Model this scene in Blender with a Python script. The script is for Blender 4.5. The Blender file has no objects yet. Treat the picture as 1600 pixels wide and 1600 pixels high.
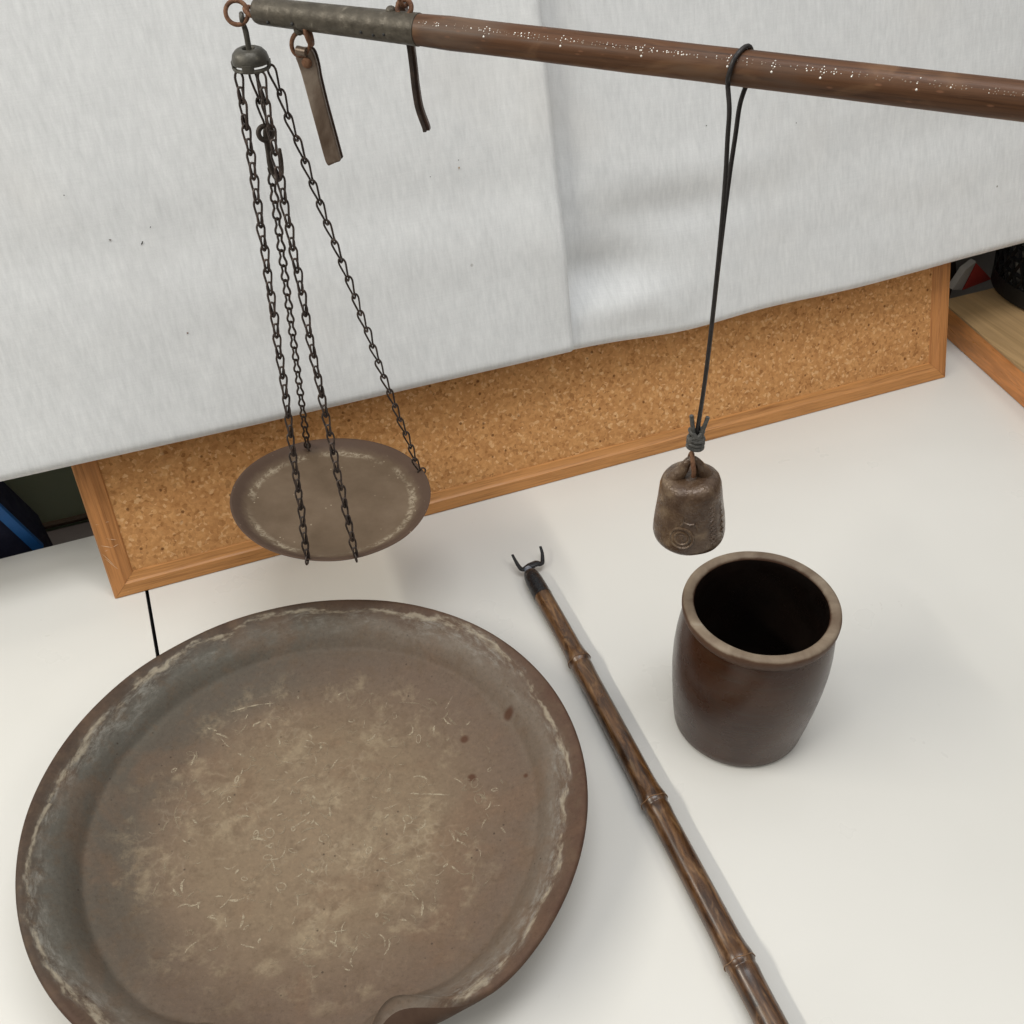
import bpy, bmesh, math, random
from mathutils import Vector as V, Matrix, noise
random.seed(7)
PI = math.pi
SC = bpy.context.scene
COL = SC.collection

# ------------------------------------------------------------------ camera
cam_d = bpy.data.cameras.new('camera'); cam = bpy.data.objects.new('camera', cam_d); COL.objects.link(cam)
SC.camera = cam
H = 0.6412
PITCH = math.radians(40.5234); ROLL = math.radians(1.6838)
cam_d.sensor_fit = 'HORIZONTAL'; cam_d.sensor_width = 36.0; cam_d.lens = 36.0
cam_d.clip_start = 0.01; cam_d.clip_end = 100
fwd = V((0, math.cos(PITCH), -math.sin(PITCH)))
dn0 = V((0, -math.sin(PITCH), -math.cos(PITCH)))
ex = V((1, 0, 0))*math.cos(ROLL) + dn0*math.sin(ROLL)
ey = -V((1, 0, 0))*math.sin(ROLL) + dn0*math.cos(ROLL)
M = Matrix((ex, -ey, -fwd)).transposed().to_4x4(); M.translation = V((0, 0, H))
cam.matrix_world = M

# ------------------------------------------------------------------ world and lamps
SC.view_settings.view_transform = 'Standard'; SC.view_settings.look = 'None'
SC.view_settings.exposure = 0.56; SC.view_settings.gamma = 1.0
w = bpy.data.worlds.new('World'); SC.world = w; w.use_nodes = True
nt = w.node_tree; nt.nodes.clear()
wo = nt.nodes.new('ShaderNodeOutputWorld'); bg = nt.nodes.new('ShaderNodeBackground')
tc = nt.nodes.new('ShaderNodeTexCoord'); sp = nt.nodes.new('ShaderNodeSeparateXYZ')
cr = nt.nodes.new('ShaderNodeValToRGB')
nt.links.new(tc.outputs['Generated'], sp.inputs[0])
mr = nt.nodes.new('ShaderNodeMapRange'); mr.inputs['From Min'].default_value = -1; mr.inputs['From Max'].default_value = 1
nt.links.new(sp.outputs['Z'], mr.inputs['Value']); nt.links.new(mr.outputs[0], cr.inputs[0])
e = cr.color_ramp.elements
e[0].position = 0.40; e[0].color = (0.05, 0.045, 0.04, 1)
e[1].position = 0.95; e[1].color = (0.86, 0.88, 0.88, 1)
x = e.new(0.52); x.color = (0.22, 0.205, 0.19, 1)
x = e.new(0.72); x.color = (0.44, 0.435, 0.43, 1)
nt.links.new(cr.outputs[0], bg.inputs[0]); bg.inputs[1].default_value = 0.46
nt.links.new(bg.outputs[0], wo.inputs[0])

def area(name, loc, target, sx, sy, power, color, along=None):
    l = bpy.data.lights.new(name, 'AREA'); l.shape = 'RECTANGLE'; l.size = sx; l.size_y = sy
    l.energy = power; l.color = color
    o = bpy.data.objects.new(name, l); COL.objects.link(o)
    z = (V(loc) - V(target)).normalized()
    al = V(along) if along else V((1, 0, 0))
    xx = (al - z*al.dot(z)).normalized(); yy = z.cross(xx)
    m = Matrix((xx, yy, z)).transposed().to_4x4(); m.translation = V(loc); o.matrix_world = m
    return o
area('ceiling_tube_lamp', (-1.35, 0.05, 1.45), (0, .5, 0), 1.5, 0.09, 15.0, (1.0, .95, .84), along=(0.3, -1, 0))
area('ceiling_tube_lamp', (0.15, 0.35, 2.1), (0, .5, 0), 1.3, 0.5, 11.0, (.99, .99, 1.0), along=(1, 0.3, 0))
area('ceiling_tube_lamp', (1.5, -0.3, 1.9), (0, .5, 0), 1.2, 0.5, 5.0, (1.0, .93, .80), along=(0.3, -1, 0))

# ------------------------------------------------------------------ helpers
def new_obj(name, bm, mat, parent=None, smooth=True, sharp=None):
    me = bpy.data.meshes.new(name)
    bmesh.ops.recalc_face_normals(bm, faces=bm.faces)
    bm.to_mesh(me); bm.free()
    if smooth:
        for p in me.polygons: p.use_smooth = True
        me.set_sharp_from_angle(angle=math.radians(sharp or 38))
    o = bpy.data.objects.new(name, me); COL.objects.link(o)
    for m in (mat if isinstance(mat, (list, tuple)) else [mat]): me.materials.append(m)
    if parent: o.parent = parent
    return o

def tag(o, label=None, cat=None, group=None, kind=None):
    if label: o['label'] = label
    if cat: o['category'] = cat
    if group: o['group'] = group
    if kind: o['kind'] = kind
    return o

def thing(name, loc, label, cat, group=None):
    o = bpy.data.objects.new(name, None); COL.objects.link(o); o.location = loc
    o.empty_display_size = .02
    tag(o, label, cat, group)
    return o

def world_part(o, root):            # meshes are written in world space; keep them there under their root
    o.parent = root
    o.matrix_parent_inverse = Matrix.Translation(-root.location)
    return o

def lathe(bm, prof, n=96, center=(0, 0, 0), mod=None, close_ends=True, rot=None):
    rings = []
    for (r, z) in prof:
        ring = []
        for i in range(n):
            a = 2*PI*i/n
            rr, zz = (r, z) if mod is None else mod(r, z, a)
            p = V((rr*math.cos(a), rr*math.sin(a), zz))
            if rot: p = rot @ p
            ring.append(bm.verts.new(V(center)+p))
        rings.append(ring)
    for a, b in zip(rings, rings[1:]):
        for i in range(n):
            j = (i+1) % n
            bm.faces.new((a[i], a[j], b[j], b[i]))
    if close_ends:
        for ring in (rings[0], rings[-1]):
            c = bm.verts.new(sum((v.co for v in ring), V())/n)
            for i in range(n):
                bm.faces.new((ring[i], ring[(i+1) % n], c))
    return rings

def resample(pts, sub):
    """Catmull-Rom through pts"""
    P = [V(p) for p in pts]; out = []
    for i in range(len(P)-1):
        p0 = P[max(i-1, 0)]; p1 = P[i]; p2 = P[i+1]; p3 = P[min(i+2, len(P)-1)]
        for k in range(sub):
            t = k/sub
            out.append(0.5*((2*p1)+(-p0+p2)*t+(2*p0-5*p1+4*p2-p3)*t*t+(-p0+3*p1-3*p2+p3)*t**3))
    out.append(P[-1]); return out

def tube(bm, pts, r, n=10, closed=False, sub=0, flat=None, cap=True):
    """tube along pts; r float or list; flat=(axis vector, ratio) squeezes the section along that axis"""
    if sub:
        if closed:
            P = [V(p) for p in pts]; m = len(P); out = []
            for i in range(m):
                p0, p1, p2, p3 = P[(i-1) % m], P[i], P[(i+1) % m], P[(i+2) % m]
                for k in range(sub):
                    t = k/sub
                    out.append(0.5*((2*p1)+(-p0+p2)*t+(2*p0-5*p1+4*p2-p3)*t*t+(-p0+3*p1-3*p2+p3)*t**3))
            pts = out
        else:
            old = len(pts); pts = resample(pts, sub)
            if isinstance(r, (list, tuple)):
                rr = []
                for i in range(len(pts)):
                    f = i/(len(pts)-1)*(old-1); k = min(int(f), old-2); rr.append(r[k]+(r[k+1]-r[k])*(f-k))
                r = rr
    pts = [V(p) for p in pts]; m = len(pts)
    if not isinstance(r, (list, tuple)): r = [r]*m
    def tan(i):
        if closed: return (pts[(i+1) % m]-pts[(i-1) % m]).normalized()
        return (pts[min(i+1, m-1)]-pts[max(i-1, 0)]).normalized()
    t = tan(0)
    ref = V((0, 0, 1)) if abs(t.z) < .9 else V((1, 0, 0))
    nrm = (ref - t*ref.dot(t)).normalized(); rings = []
    for i in range(m):
        t = tan(i); nrm = (nrm - t*nrm.dot(t)).normalized(); b = t.cross(nrm)
        ring = []
        for k in range(n):
            a = 2*PI*k/n; o = (nrm*math.cos(a)+b*math.sin(a))*r[i]
            if flat:
                ax = V(flat[0]).normalized(); o = o - ax*(o.dot(ax))*(1-flat[1])
            ring.append(bm.verts.new(pts[i]+o))
        rings.append(ring)
    L = list(zip(rings, rings[1:])) + ([(rings[-1], rings[0])] if closed else [])
    for a, b in L:
        if a is rings[-1] and b is rings[0]:
            off = min(range(n), key=lambda s: (a[0].co-b[s].co).length)
            for k in range(n): bm.faces.new((a[k], a[(k+1) % n], b[(k+1+off) % n], b[(k+off) % n]))
        else:
            for k in range(n): bm.faces.new((a[k], a[(k+1) % n], b[(k+1) % n], b[k]))
    if not closed and cap:
        bm.faces.new(rings[0][::-1]); bm.faces.new(rings[-1])
    return rings

def hexa(bm, c8, bevel=0):
    vs = [bm.verts.new(V(c)) for c in c8]
    fs = [bm.faces.new([vs[i] for i in q]) for q in ((0, 1, 2, 3), (4, 7, 6, 5), (0, 4, 5, 1), (1, 5, 6, 2), (2, 6, 7, 3), (3, 7, 4, 0))]
    if bevel:
        es = list({e for f in fs for e in f.edges})
        bmesh.ops.bevel(bm, geom=es, offset=bevel, segments=2, profile=.7, affect='EDGES')

def extrude_poly(bm, pts, off, bevel=0):
    """closed prism: polygon pts (world), pushed along off"""
    a = [bm.verts.new(V(p)) for p in pts]; b = [bm.verts.new(V(p)+V(off)) for p in pts]
    fs = [bm.faces.new(a), bm.faces.new(b[::-1])]
    n = len(a)
    for i in range(n): fs.append(bm.faces.new((a[i], b[i], b[(i+1) % n], a[(i+1) % n])))
    if bevel:
        es = list({e for f in fs for e in f.edges})
        bmesh.ops.bevel(bm, geom=es, offset=bevel, segments=2, profile=.7, affect='EDGES')

# ------------------------------------------------------------------ materials
def srgb(r, g, b):
    f = lambda c: (c/255/12.92) if c/255 <= .04045 else ((c/255+.055)/1.055)**2.4
    return (f(r), f(g), f(b), 1)

class Mat:
    def __init__(s, name, rough=.6, metal=0., spec=.5):
        s.m = bpy.data.materials.new(name); s.m.use_nodes = True; s.t = s.m.node_tree
        s.b = s.t.nodes['Principled BSDF']; s.b.inputs['Roughness'].default_value = rough
        s.b.inputs['Metallic'].default_value = metal; s.b.inputs['Specular IOR Level'].default_value = spec
        s.tc = s.t.nodes.new('ShaderNodeTexCoord')
    def n(s, kind, **kw):
        o = s.t.nodes.new(kind)
        for k, v in kw.items(): setattr(o, k, v)
        return o
    def link(s, a, b): s.t.links.new(a, b)
    def coord(s, which='Object', scale=(1, 1, 1), rot=(0, 0, 0), loc=(0, 0, 0)):
        m = s.n('ShaderNodeMapping'); m.inputs['Scale'].default_value = scale; m.inputs['Rotation'].default_value = rot
        m.inputs['Location'].default_value = loc
        s.link(s.tc.outputs[which], m.inputs[0]); return m.outputs[0]
    def noise(s, vec, scale, detail=4, rough=.55, dist=0):
        o = s.n('ShaderNodeTexNoise'); s.link(vec, o.inputs['Vector'])
        o.inputs['Scale'].default_value = scale; o.inputs['Detail'].default_value = detail
        o.inputs['Roughness'].default_value = rough; o.inputs['Distortion'].default_value = dist
        return o.outputs['Fac']
    def vor(s, vec, scale, feature='F1', out='Distance', rnd=1):
        o = s.n('ShaderNodeTexVoronoi', feature=feature); s.link(vec, o.inputs['Vector'])
        o.inputs['Scale'].default_value = scale; o.inputs['Randomness'].default_value = rnd
        return o.outputs[out]
    def ramp(s, fac, stops, interp='LINEAR'):
        o = s.n('ShaderNodeValToRGB'); s.link(fac, o.inputs[0]); cr = o.color_ramp; cr.interpolation = interp
        cr.elements[0].position = stops[0][0]; cr.elements[0].color = stops[0][1]
        cr.elements[1].position = stops[-1][0]; cr.elements[1].color = stops[-1][1]
        for p, c in stops[1:-1]: cr.elements.new(p).color = c
        return o.outputs[0]
    def mask(s, fac, a, b, lo=0., hi=1.):
        o = s.n('ShaderNodeMapRange', interpolation_type='SMOOTHSTEP'); s.link(fac, o.inputs[0])
        o.inputs[1].default_value = a; o.inputs[2].default_value = b; o.inputs[3].default_value = lo; o.inputs[4].default_value = hi
        return o.outputs[0]
    def math(s, op, a, b=None, clamp=False):
        o = s.n('ShaderNodeMath', operation=op); o.use_clamp = clamp
        for i, q in enumerate((a, b)):
            if q is None: continue
            if isinstance(q, (int, float)): o.inputs[i].default_value = q
            else: s.link(q, o.inputs[i])
        return o.outputs[0]
    def mix(s, fac, a, b, mode='MIX'):
        o = s.n('ShaderNodeMix', data_type='RGBA', blend_type=mode)
        if isinstance(fac, (int, float)): o.inputs[0].default_value = fac
        else: s.link(fac, o.inputs[0])
        for i, q in ((6, a), (7, b)):
            if isinstance(q, tuple): o.inputs[i].default_value = q
            else: s.link(q, o.inputs[i])
        return o.outputs[2]
    def color(s, c):
        if isinstance(c, tuple): s.b.inputs['Base Color'].default_value = c
        else: s.link(c, s.b.inputs['Base Color'])
    def rough(s, r): s.link(r, s.b.inputs['Roughness'])
    def bump(s, h, strength=.3, dist=.001):
        o = s.n('ShaderNodeBump'); o.inputs['Strength'].default_value = strength; o.inputs['Distance'].default_value = dist
        s.link(h, o.inputs['Height'])
        prev = s.b.inputs['Normal'].links
        if prev: s.link(prev[0].from_socket, o.inputs['Normal'])
        s.link(o.outputs[0], s.b.inputs['Normal'])
W1 = (1, 1, 1, 1); K0 = (0, 0, 0, 1)
G = lambda v: (v, v, v, 1)

def mat_table():
    m = Mat('white_laminate', .30, spec=.5); c = m.coord()
    a = m.noise(c, 3.0, 3); base = m.ramp(a, [(.3, (.65, .64, .605, 1)), (.7, (.71, .70, .665, 1))])
    sp = m.vor(c, 26); sp2 = m.noise(c, 9, 2)
    k = m.math('MULTIPLY', m.mask(sp, .035, .02), m.mask(sp2, .60, .66))
    base = m.mix(m.math('MULTIPLY', k, .65), base, (.30, .26, .21, 1))
    smear = m.math('MULTIPLY', m.mask(m.noise(c, 60, 3, .6, 2.0), .66, .74), m.mask(m.noise(c, 5, 2), .55, .7))
    base = m.mix(m.math('MULTIPLY', smear, .26), base, (.42, .39, .34, 1))
    m.color(base)
    m.rough(m.mask(m.noise(c, 14, 4), .3, .7, .27, .42))
    m.bump(m.noise(c, 900, 2), .05, .0002)
    return m.m

def mat_cork():
    m = Mat('cork', .9, spec=.15); c = m.coord()
    wv = m.n('ShaderNodeVectorMath', operation='ADD'); nz = m.n('ShaderNodeTexNoise'); m.link(c, nz.inputs['Vector']); nz.inputs['Scale'].default_value = 160
    sc = m.n('ShaderNodeVectorMath', operation='SCALE'); m.link(nz.outputs['Color'], sc.inputs[0]); sc.inputs['Scale'].default_value = .005
    m.link(c, wv.inputs[0]); m.link(sc.outputs[0], wv.inputs[1]); cc = wv.outputs[0]
    cell = m.vor(cc, 380, out='Color'); sepc = m.n('ShaderNodeSeparateColor'); m.link(cell, sepc.inputs[0])
    base = m.ramp(sepc.outputs[0], [(0, (.20, .08, .026, 1)), (.12, (.42, .195, .072, 1)), (.6, (.58, .29, .108, 1)), (.88, (.67, .36, .145, 1)), (1, (.85, .56, .30, 1))])
    fine = m.noise(c, 420, 3, .7); base = m.mix(m.mask(fine, .25, .62, .55, 1.), (.36, .165, .060, 1), base)
    base = m.mix(.42, base, m.ramp(m.noise(c, 110, 4, .6, .6), [(.3, (.38, .175, .060, 1)), (.5, (.54, .275, .105, 1)), (.7, (.66, .37, .155, 1))]))
    dk = m.math('MULTIPLY', m.mask(m.vor(c, 120), .22, .12), m.mask(m.noise(c, 70, 1), .52, .60))
    base = m.mix(m.math('MULTIPLY', dk, .8), base, (.13, .05, .018, 1))
    lt = m.math('MULTIPLY', m.mask(m.vor(cc, 95), .24, .14), m.mask(m.noise(c, 55, 1), .56, .62))
    base = m.mix(m.math('MULTIPLY', lt, .55), base, (.72, .46, .24, 1))
    m.color(base); m.bump(m.noise(c, 400, 3, .7), .35, .0006)
    return m.m

def basis_coord(m, axes, scale):
    cb_ = m.n('ShaderNodeCombineXYZ')
    for i, (ax, sc_) in enumerate(zip(axes, scale)):
        d_ = m.n('ShaderNodeVectorMath', operation='DOT_PRODUCT'); m.link(m.tc.outputs['Object'], d_.inputs[0]); d_.inputs[1].default_value = tuple(V(ax)*sc_)
        m.link(d_.outputs['Value'], cb_.inputs[i])
    return cb_.outputs[0]
A0 = V((-.3540, .6464, 0))
U = V((.93753, .34789, 0)).normalized(); GG = V((-U.y, U.x, 0))
S = V((-.1013, .2731, .9566)).normalized(); N = U.cross(S)
def mat_wood(name, base, dark, axis=0, scale=1., rough=.42, grain=60, spec=.4, axes=None):
    m = Mat(name, rough, spec=spec); s = [grain*scale]*3; s[axis] = grain*scale*.035
    c = basis_coord(m, axes or ((1, 0, 0), (0, 1, 0), (0, 0, 1)), s)
    a = m.noise(c, 1.6, 4, .6, 1.2); b = m.noise(c, 7, 3, .6, .3)
    f = m.math('ADD', m.math('MULTIPLY', a, .7), m.math('MULTIPLY', b, .3))
    col = m.ramp(f, [(.33, dark), (.47, base), (.56, tuple(min(1, x*1.22) for x in base[:3])+(1,)), (.66, base)])
    m.color(col); m.bump(f, .15, .0005)
    m.rough(m.mask(b, .3, .7, rough-.08, rough+.1))
    return m

def mat_cloth():
    m = Mat('woven_cloth', .92, spec=.12)
    m.b.inputs['Sheen Weight'].default_value = .15
    uv = m.coord('UV')
    st = m.n('ShaderNodeMapping'); m.link(m.tc.outputs['UV'], st.inputs[0]); st.inputs['Scale'].default_value = (300, 60, 1)
    st2 = m.n('ShaderNodeMapping'); m.link(m.tc.outputs['UV'], st2.inputs[0]); st2.inputs['Scale'].default_value = (70, 26, 1)
    st3 = m.n('ShaderNodeMapping'); m.link(m.tc.outputs['UV'], st3.inputs[0]); st3.inputs['Scale'].default_value = (30, 700, 1)
    a = m.noise(st.outputs[0], 1, 3, .6); b = m.noise(st2.outputs[0], 1, 3, .6); h = m.noise(st3.outputs[0], 1, 2, .5)
    g = m.noise(uv, 900, 2, .6)
    f = m.math('ADD', m.math('MULTIPLY', a, .42), m.math('ADD', m.math('MULTIPLY', b, .28), m.math('ADD', m.math('MULTIPLY', h, .12), m.math('MULTIPLY', g, .18))))
    col = m.ramp(f, [(.34, (.62, .635, .642, 1)), (.50, (.70, .715, .722, 1)), (.66, (.78, .795, .80, 1))])
    v = m.vor(m.coord('UV', loc=(.13, .41, 0)), 17)
    sp = m.math('MULTIPLY', m.mask(v, .028, .018), m.mask(m.noise(uv, 7, 1), .50, .56))
    col = m.mix(m.math('MULTIPLY', sp, .8), col, (.16, .13, .10, 1))
    blot = m.noise(uv, 5, 3); col = m.mix(m.mask(blot, .5, .8, 0, .35), col, (.67, .645, .61, 1))
    m.color(col); m.bump(f, .35, .0006)
    wv = m.n('ShaderNodeTexWave', bands_direction='Y'); m.link(uv, wv.inputs[0]); wv.inputs['Scale'].default_value = 230
    m.bump(wv.outputs['Fac'], .08, .0003)
    return m.m

def mat_plate():
    m = Mat('unglazed_earthenware', .66, spec=.18); c = m.coord()
    sx = m.n('ShaderNodeSeparateXYZ'); m.link(m.tc.outputs['Object'], sx.inputs[0])
    r = m.math('POWER', m.math('ADD', m.math('POWER', sx.outputs[0], 2), m.math('POWER', sx.outputs[1], 2)), .5)
    ang = m.math('ARCTAN2', sx.outputs[1], sx.outputs[0])
    cyl = m.n('ShaderNodeCombineXYZ'); m.link(m.math('MULTIPLY', ang, .16), cyl.inputs[0]); m.link(m.math('MULTIPLY', r, 2.6), cyl.inputs[1]); m.link(m.math('MULTIPLY', sx.outputs[2], 1.0), cyl.inputs[2])
    cyl = cyl.outputs[0]
    big = m.noise(c, 9, 5, .6, .6); med = m.noise(c, 42, 6, .7, .15)
    rw = m.math('ADD', r, m.math('ADD', m.math('MULTIPLY', m.math('SUBTRACT', m.noise(cyl, 22, 4, .6), .5), .018), m.math('MULTIPLY', m.math('SUBTRACT', big, .5), .03)))
    rr = m.math('DIVIDE', rw, .20)
    base = m.ramp(rr, [(.0, (.212, .156, .103, 1)), (.38, (.195, .143, .094, 1)), (.58, (.150, .106, .074, 1)), (.70, (.132, .093, .068, 1)),
                       (.745, (.130, .094, .069, 1)), (.78, (.140, .107, .081, 1)), (.84, (.155, .124, .098, 1)), (.885, (.105, .070, .050, 1)), (.955, (.080, .042, .028, 1))])
    # warm (right/bottom) and grey green (left/top) sides
    tint = m.mask(m.math('ADD', m.math('SUBTRACT', sx.outputs[0], m.math('MULTIPLY', sx.outputs[1], .35)), m.math('MULTIPLY', m.math('SUBTRACT', big, .5), .2)), -.14, .04)
    outer = m.mask(rr, .50, .66); grey = m.mix(1.0, base, (.70, .82, .88, 1), 'MULTIPLY')
    base = m.mix(m.math('MULTIPLY', m.math('SUBTRACT', 1, tint), m.math('MULTIPLY', outer, .95)), base, grey)
    # brown patches and tan clouds of the floor
    inner = m.mask(rr, .74, .60)
    base = m.mix(m.math('MULTIPLY', m.mask(m.noise(c, 16, 4, .6, .5), .52, .66), .32), base, (.165, .100, .062, 1))
    base = m.mix(m.math('MULTIPLY', m.math('MULTIPLY', m.mask(med, .50, .68), inner), .50), base, (.300, .240, .160, 1))
    base = m.mix(m.math('MULTIPLY', m.mask(m.noise(c, 95, 5, .7), .46, .70), .45), base, (.115, .078, .050, 1))
    # ring of small scuffs and loops, mostly in the middle
    dst = m.n('ShaderNodeVectorMath', operation='ADD'); nz = m.n('ShaderNodeTexNoise'); m.link(c, nz.inputs['Vector']); nz.inputs['Scale'].default_value = 34; nz.inputs['Detail'].default_value = 3
    scv = m.n('ShaderNodeVectorMath', operation='SCALE'); m.link(nz.outputs['Color'], scv.inputs[0]); scv.inputs['Scale'].default_value = .045
    m.link(c, dst.inputs[0]); m.link(scv.outputs[0], dst.inputs[1])
    v1 = m.vor(dst.outputs[0], 62); loop = m.math('MULTIPLY', m.mask(v1, .20, .25), m.mask(v1, .33, .27))
    sel = m.math('MULTIPLY', m.mask(m.noise(c, 30, 2), .50, .60), m.mask(rr, .66, .40))
    base = m.mix(m.math('MULTIPLY', m.math('MULTIPLY', loop, sel), .12), base, (.40, .34, .25, 1))
    v2 = m.vor(dst.outputs[0], 40, 'DISTANCE_TO_EDGE'); line = m.mask(v2, .030, .008)
    sel2 = m.math('MULTIPLY', m.mask(m.noise(c, 22, 3), .53, .63), m.mask(rr, .72, .50))
    base = m.mix(m.math('MULTIPLY', m.math('MULTIPLY', line, sel2), .08), base, (.55, .47, .36, 1))
    # pits
    pit = m.math('MULTIPLY', m.mask(m.vor(c, 120), .12, .06), m.mask(m.noise(c, 26, 2), .50, .62))
    base = m.mix(m.math('MULTIPLY', pit, .75), base, (.05, .035, .025, 1))
    # whitish mineral bloom below the lip
    wb = m.noise(cyl, 85, 7, .78, .35); band = m.math('MULTIPLY', m.mask(rr, .790, .880), m.mask(rr, .915, .875))
    wb2 = m.noise(cyl, 14, 3)
    thr = m.math('MULTIPLY', m.mask(wb, .42, .72), m.mask(wb2, .36, .54))
    base = m.mix(m.math('MULTIPLY', m.math('MULTIPLY', thr, band), .55), base, (.34, .335, .30, 1))
    edge = m.math('MULTIPLY', m.mask(rr, .876, .888), m.mask(rr, .902, .892))
    base = m.mix(m.math('MULTIPLY', m.math('MULTIPLY', edge, m.mask(m.noise(cyl, 40, 5, .7), .42, .58)), .55), base, (.42, .37, .28, 1))
    fg = m.noise(c, 330, 5, .75); base = m.mix(m.mask(fg, .50, .72), base, m.mix(1.0, base, (1.18, 1.16, 1.14, 1), 'MULTIPLY'))
    base = m.mix(m.mask(fg, .48, .30), base, m.mix(1.0, base, (.82, .81, .80, 1), 'MULTIPLY'))
    # three iron spots
    for (px, py, rad) in ((.1018, .0665, .0030), (.1079, .0336, .0025), (.1354, .0783, .0036), (.1469, .0268, .0018)):
        vd = m.n('ShaderNodeVectorMath', operation='DISTANCE'); m.link(m.coord(scale=(1, 1, 0)), vd.inputs[0]); vd.inputs[1].default_value = (px, py, 0)
        d = m.math('ADD', vd.outputs['Value'], m.math('MULTIPLY', m.math('SUBTRACT', med, .5), .004))
        base = m.mix(m.math('MULTIPLY', m.mask(d, rad*1.5, rad*.5), .85), base, (.070, .028, .014, 1))
    m.color(base)
    hh = m.math('ADD', m.math('MULTIPLY', med, .7), m.math('MULTIPLY', m.noise(c, 300, 3, .6), .3))
    m.bump(hh, .35, .0012)
    ringn = m.n('ShaderNodeCombineXYZ'); m.link(m.math('MULTIPLY', r, 220), ringn.inputs[0])
    m.bump(m.noise(ringn.outputs[0], 1, 2), .25, .0007)
    m.rough(m.mask(big, .3, .7, .50, .70))
    return m.m

def mat_crock():
    m = Mat('brown_salt_glaze', .22, spec=.38); c = m.coord()
    sx = m.n('ShaderNodeSeparateXYZ'); m.link(m.tc.outputs['Object'], sx.inputs[0])
    a = m.noise(c, 22, 4, .6, .6); b = m.noise(m.coord(scale=(1, 1, 14)), 28, 3, .6)
    base = m.ramp(a, [(.35, (.034, .011, .004, 1)), (.55, (.046, .017, .007, 1)), (.75, (.060, .026, .012, 1))])
    base = m.mix(m.mask(b, .45, .75, 0, .35), base, (.046, .038, .026, 1))
    m.color(base)
    lines = m.n('ShaderNodeCombineXYZ'); m.link(m.math('ADD', m.math('MULTIPLY', sx.outputs[2], 900), m.math('MULTIPLY', a, 2)), lines.inputs[2])
    m.bump(m.noise(lines.outputs[0], 1, 2), .22, .0005)
    m.bump(m.noise(c, 75, 3), .12, .0008)
    m.rough(m.mask(m.noise(c, 40, 4), .3, .75, .20, .34))
    return m.m

def mat_rim():
    m = Mat('bare_clay_rim', .55, spec=.35); c = m.coord()
    sx = m.n('ShaderNodeSeparateXYZ'); m.link(m.tc.outputs['Object'], sx.inputs[0])
    a = m.noise(c, 45, 4, .6, .4)
    top = m.ramp(a, [(.32, (.145, .102, .068, 1)), (.5, (.20, .15, .105, 1)), (.62, (.25, .195, .14, 1)), (.75, (.33, .28, .22, 1))])
    side = m.ramp(a, [(.35, (.070, .033, .018, 1)), (.7, (.11, .060, .036, 1))])
    z = m.math('ADD', sx.outputs[2], m.math('MULTIPLY', m.math('SUBTRACT', a, .5), .004))
    m.color(m.mix(m.mask(z, .1206, .1222), side, top))
    m.bump(m.noise(c, 260, 3), .2, .0006)
    return m.m

def mat_simple(name, stops, scale=60, rough=.6, metal=0., spec=.4, bump=.3, bs=200, stretch=(1, 1, 1), dist=.4):
    m = Mat(name, rough, metal, spec); c = m.coord(scale=stretch)
    f = m.noise(c, scale, 5, .62, dist); m.color(m.ramp(f, stops))
    if bump: m.bump(m.noise(c, bs, 3, .6), bump, .0006)
    m.rough(m.mask(m.noise(c, scale*1.7, 3), .3, .7, max(.05, rough-.1), min(1, rough+.12)))
    return m

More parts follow.
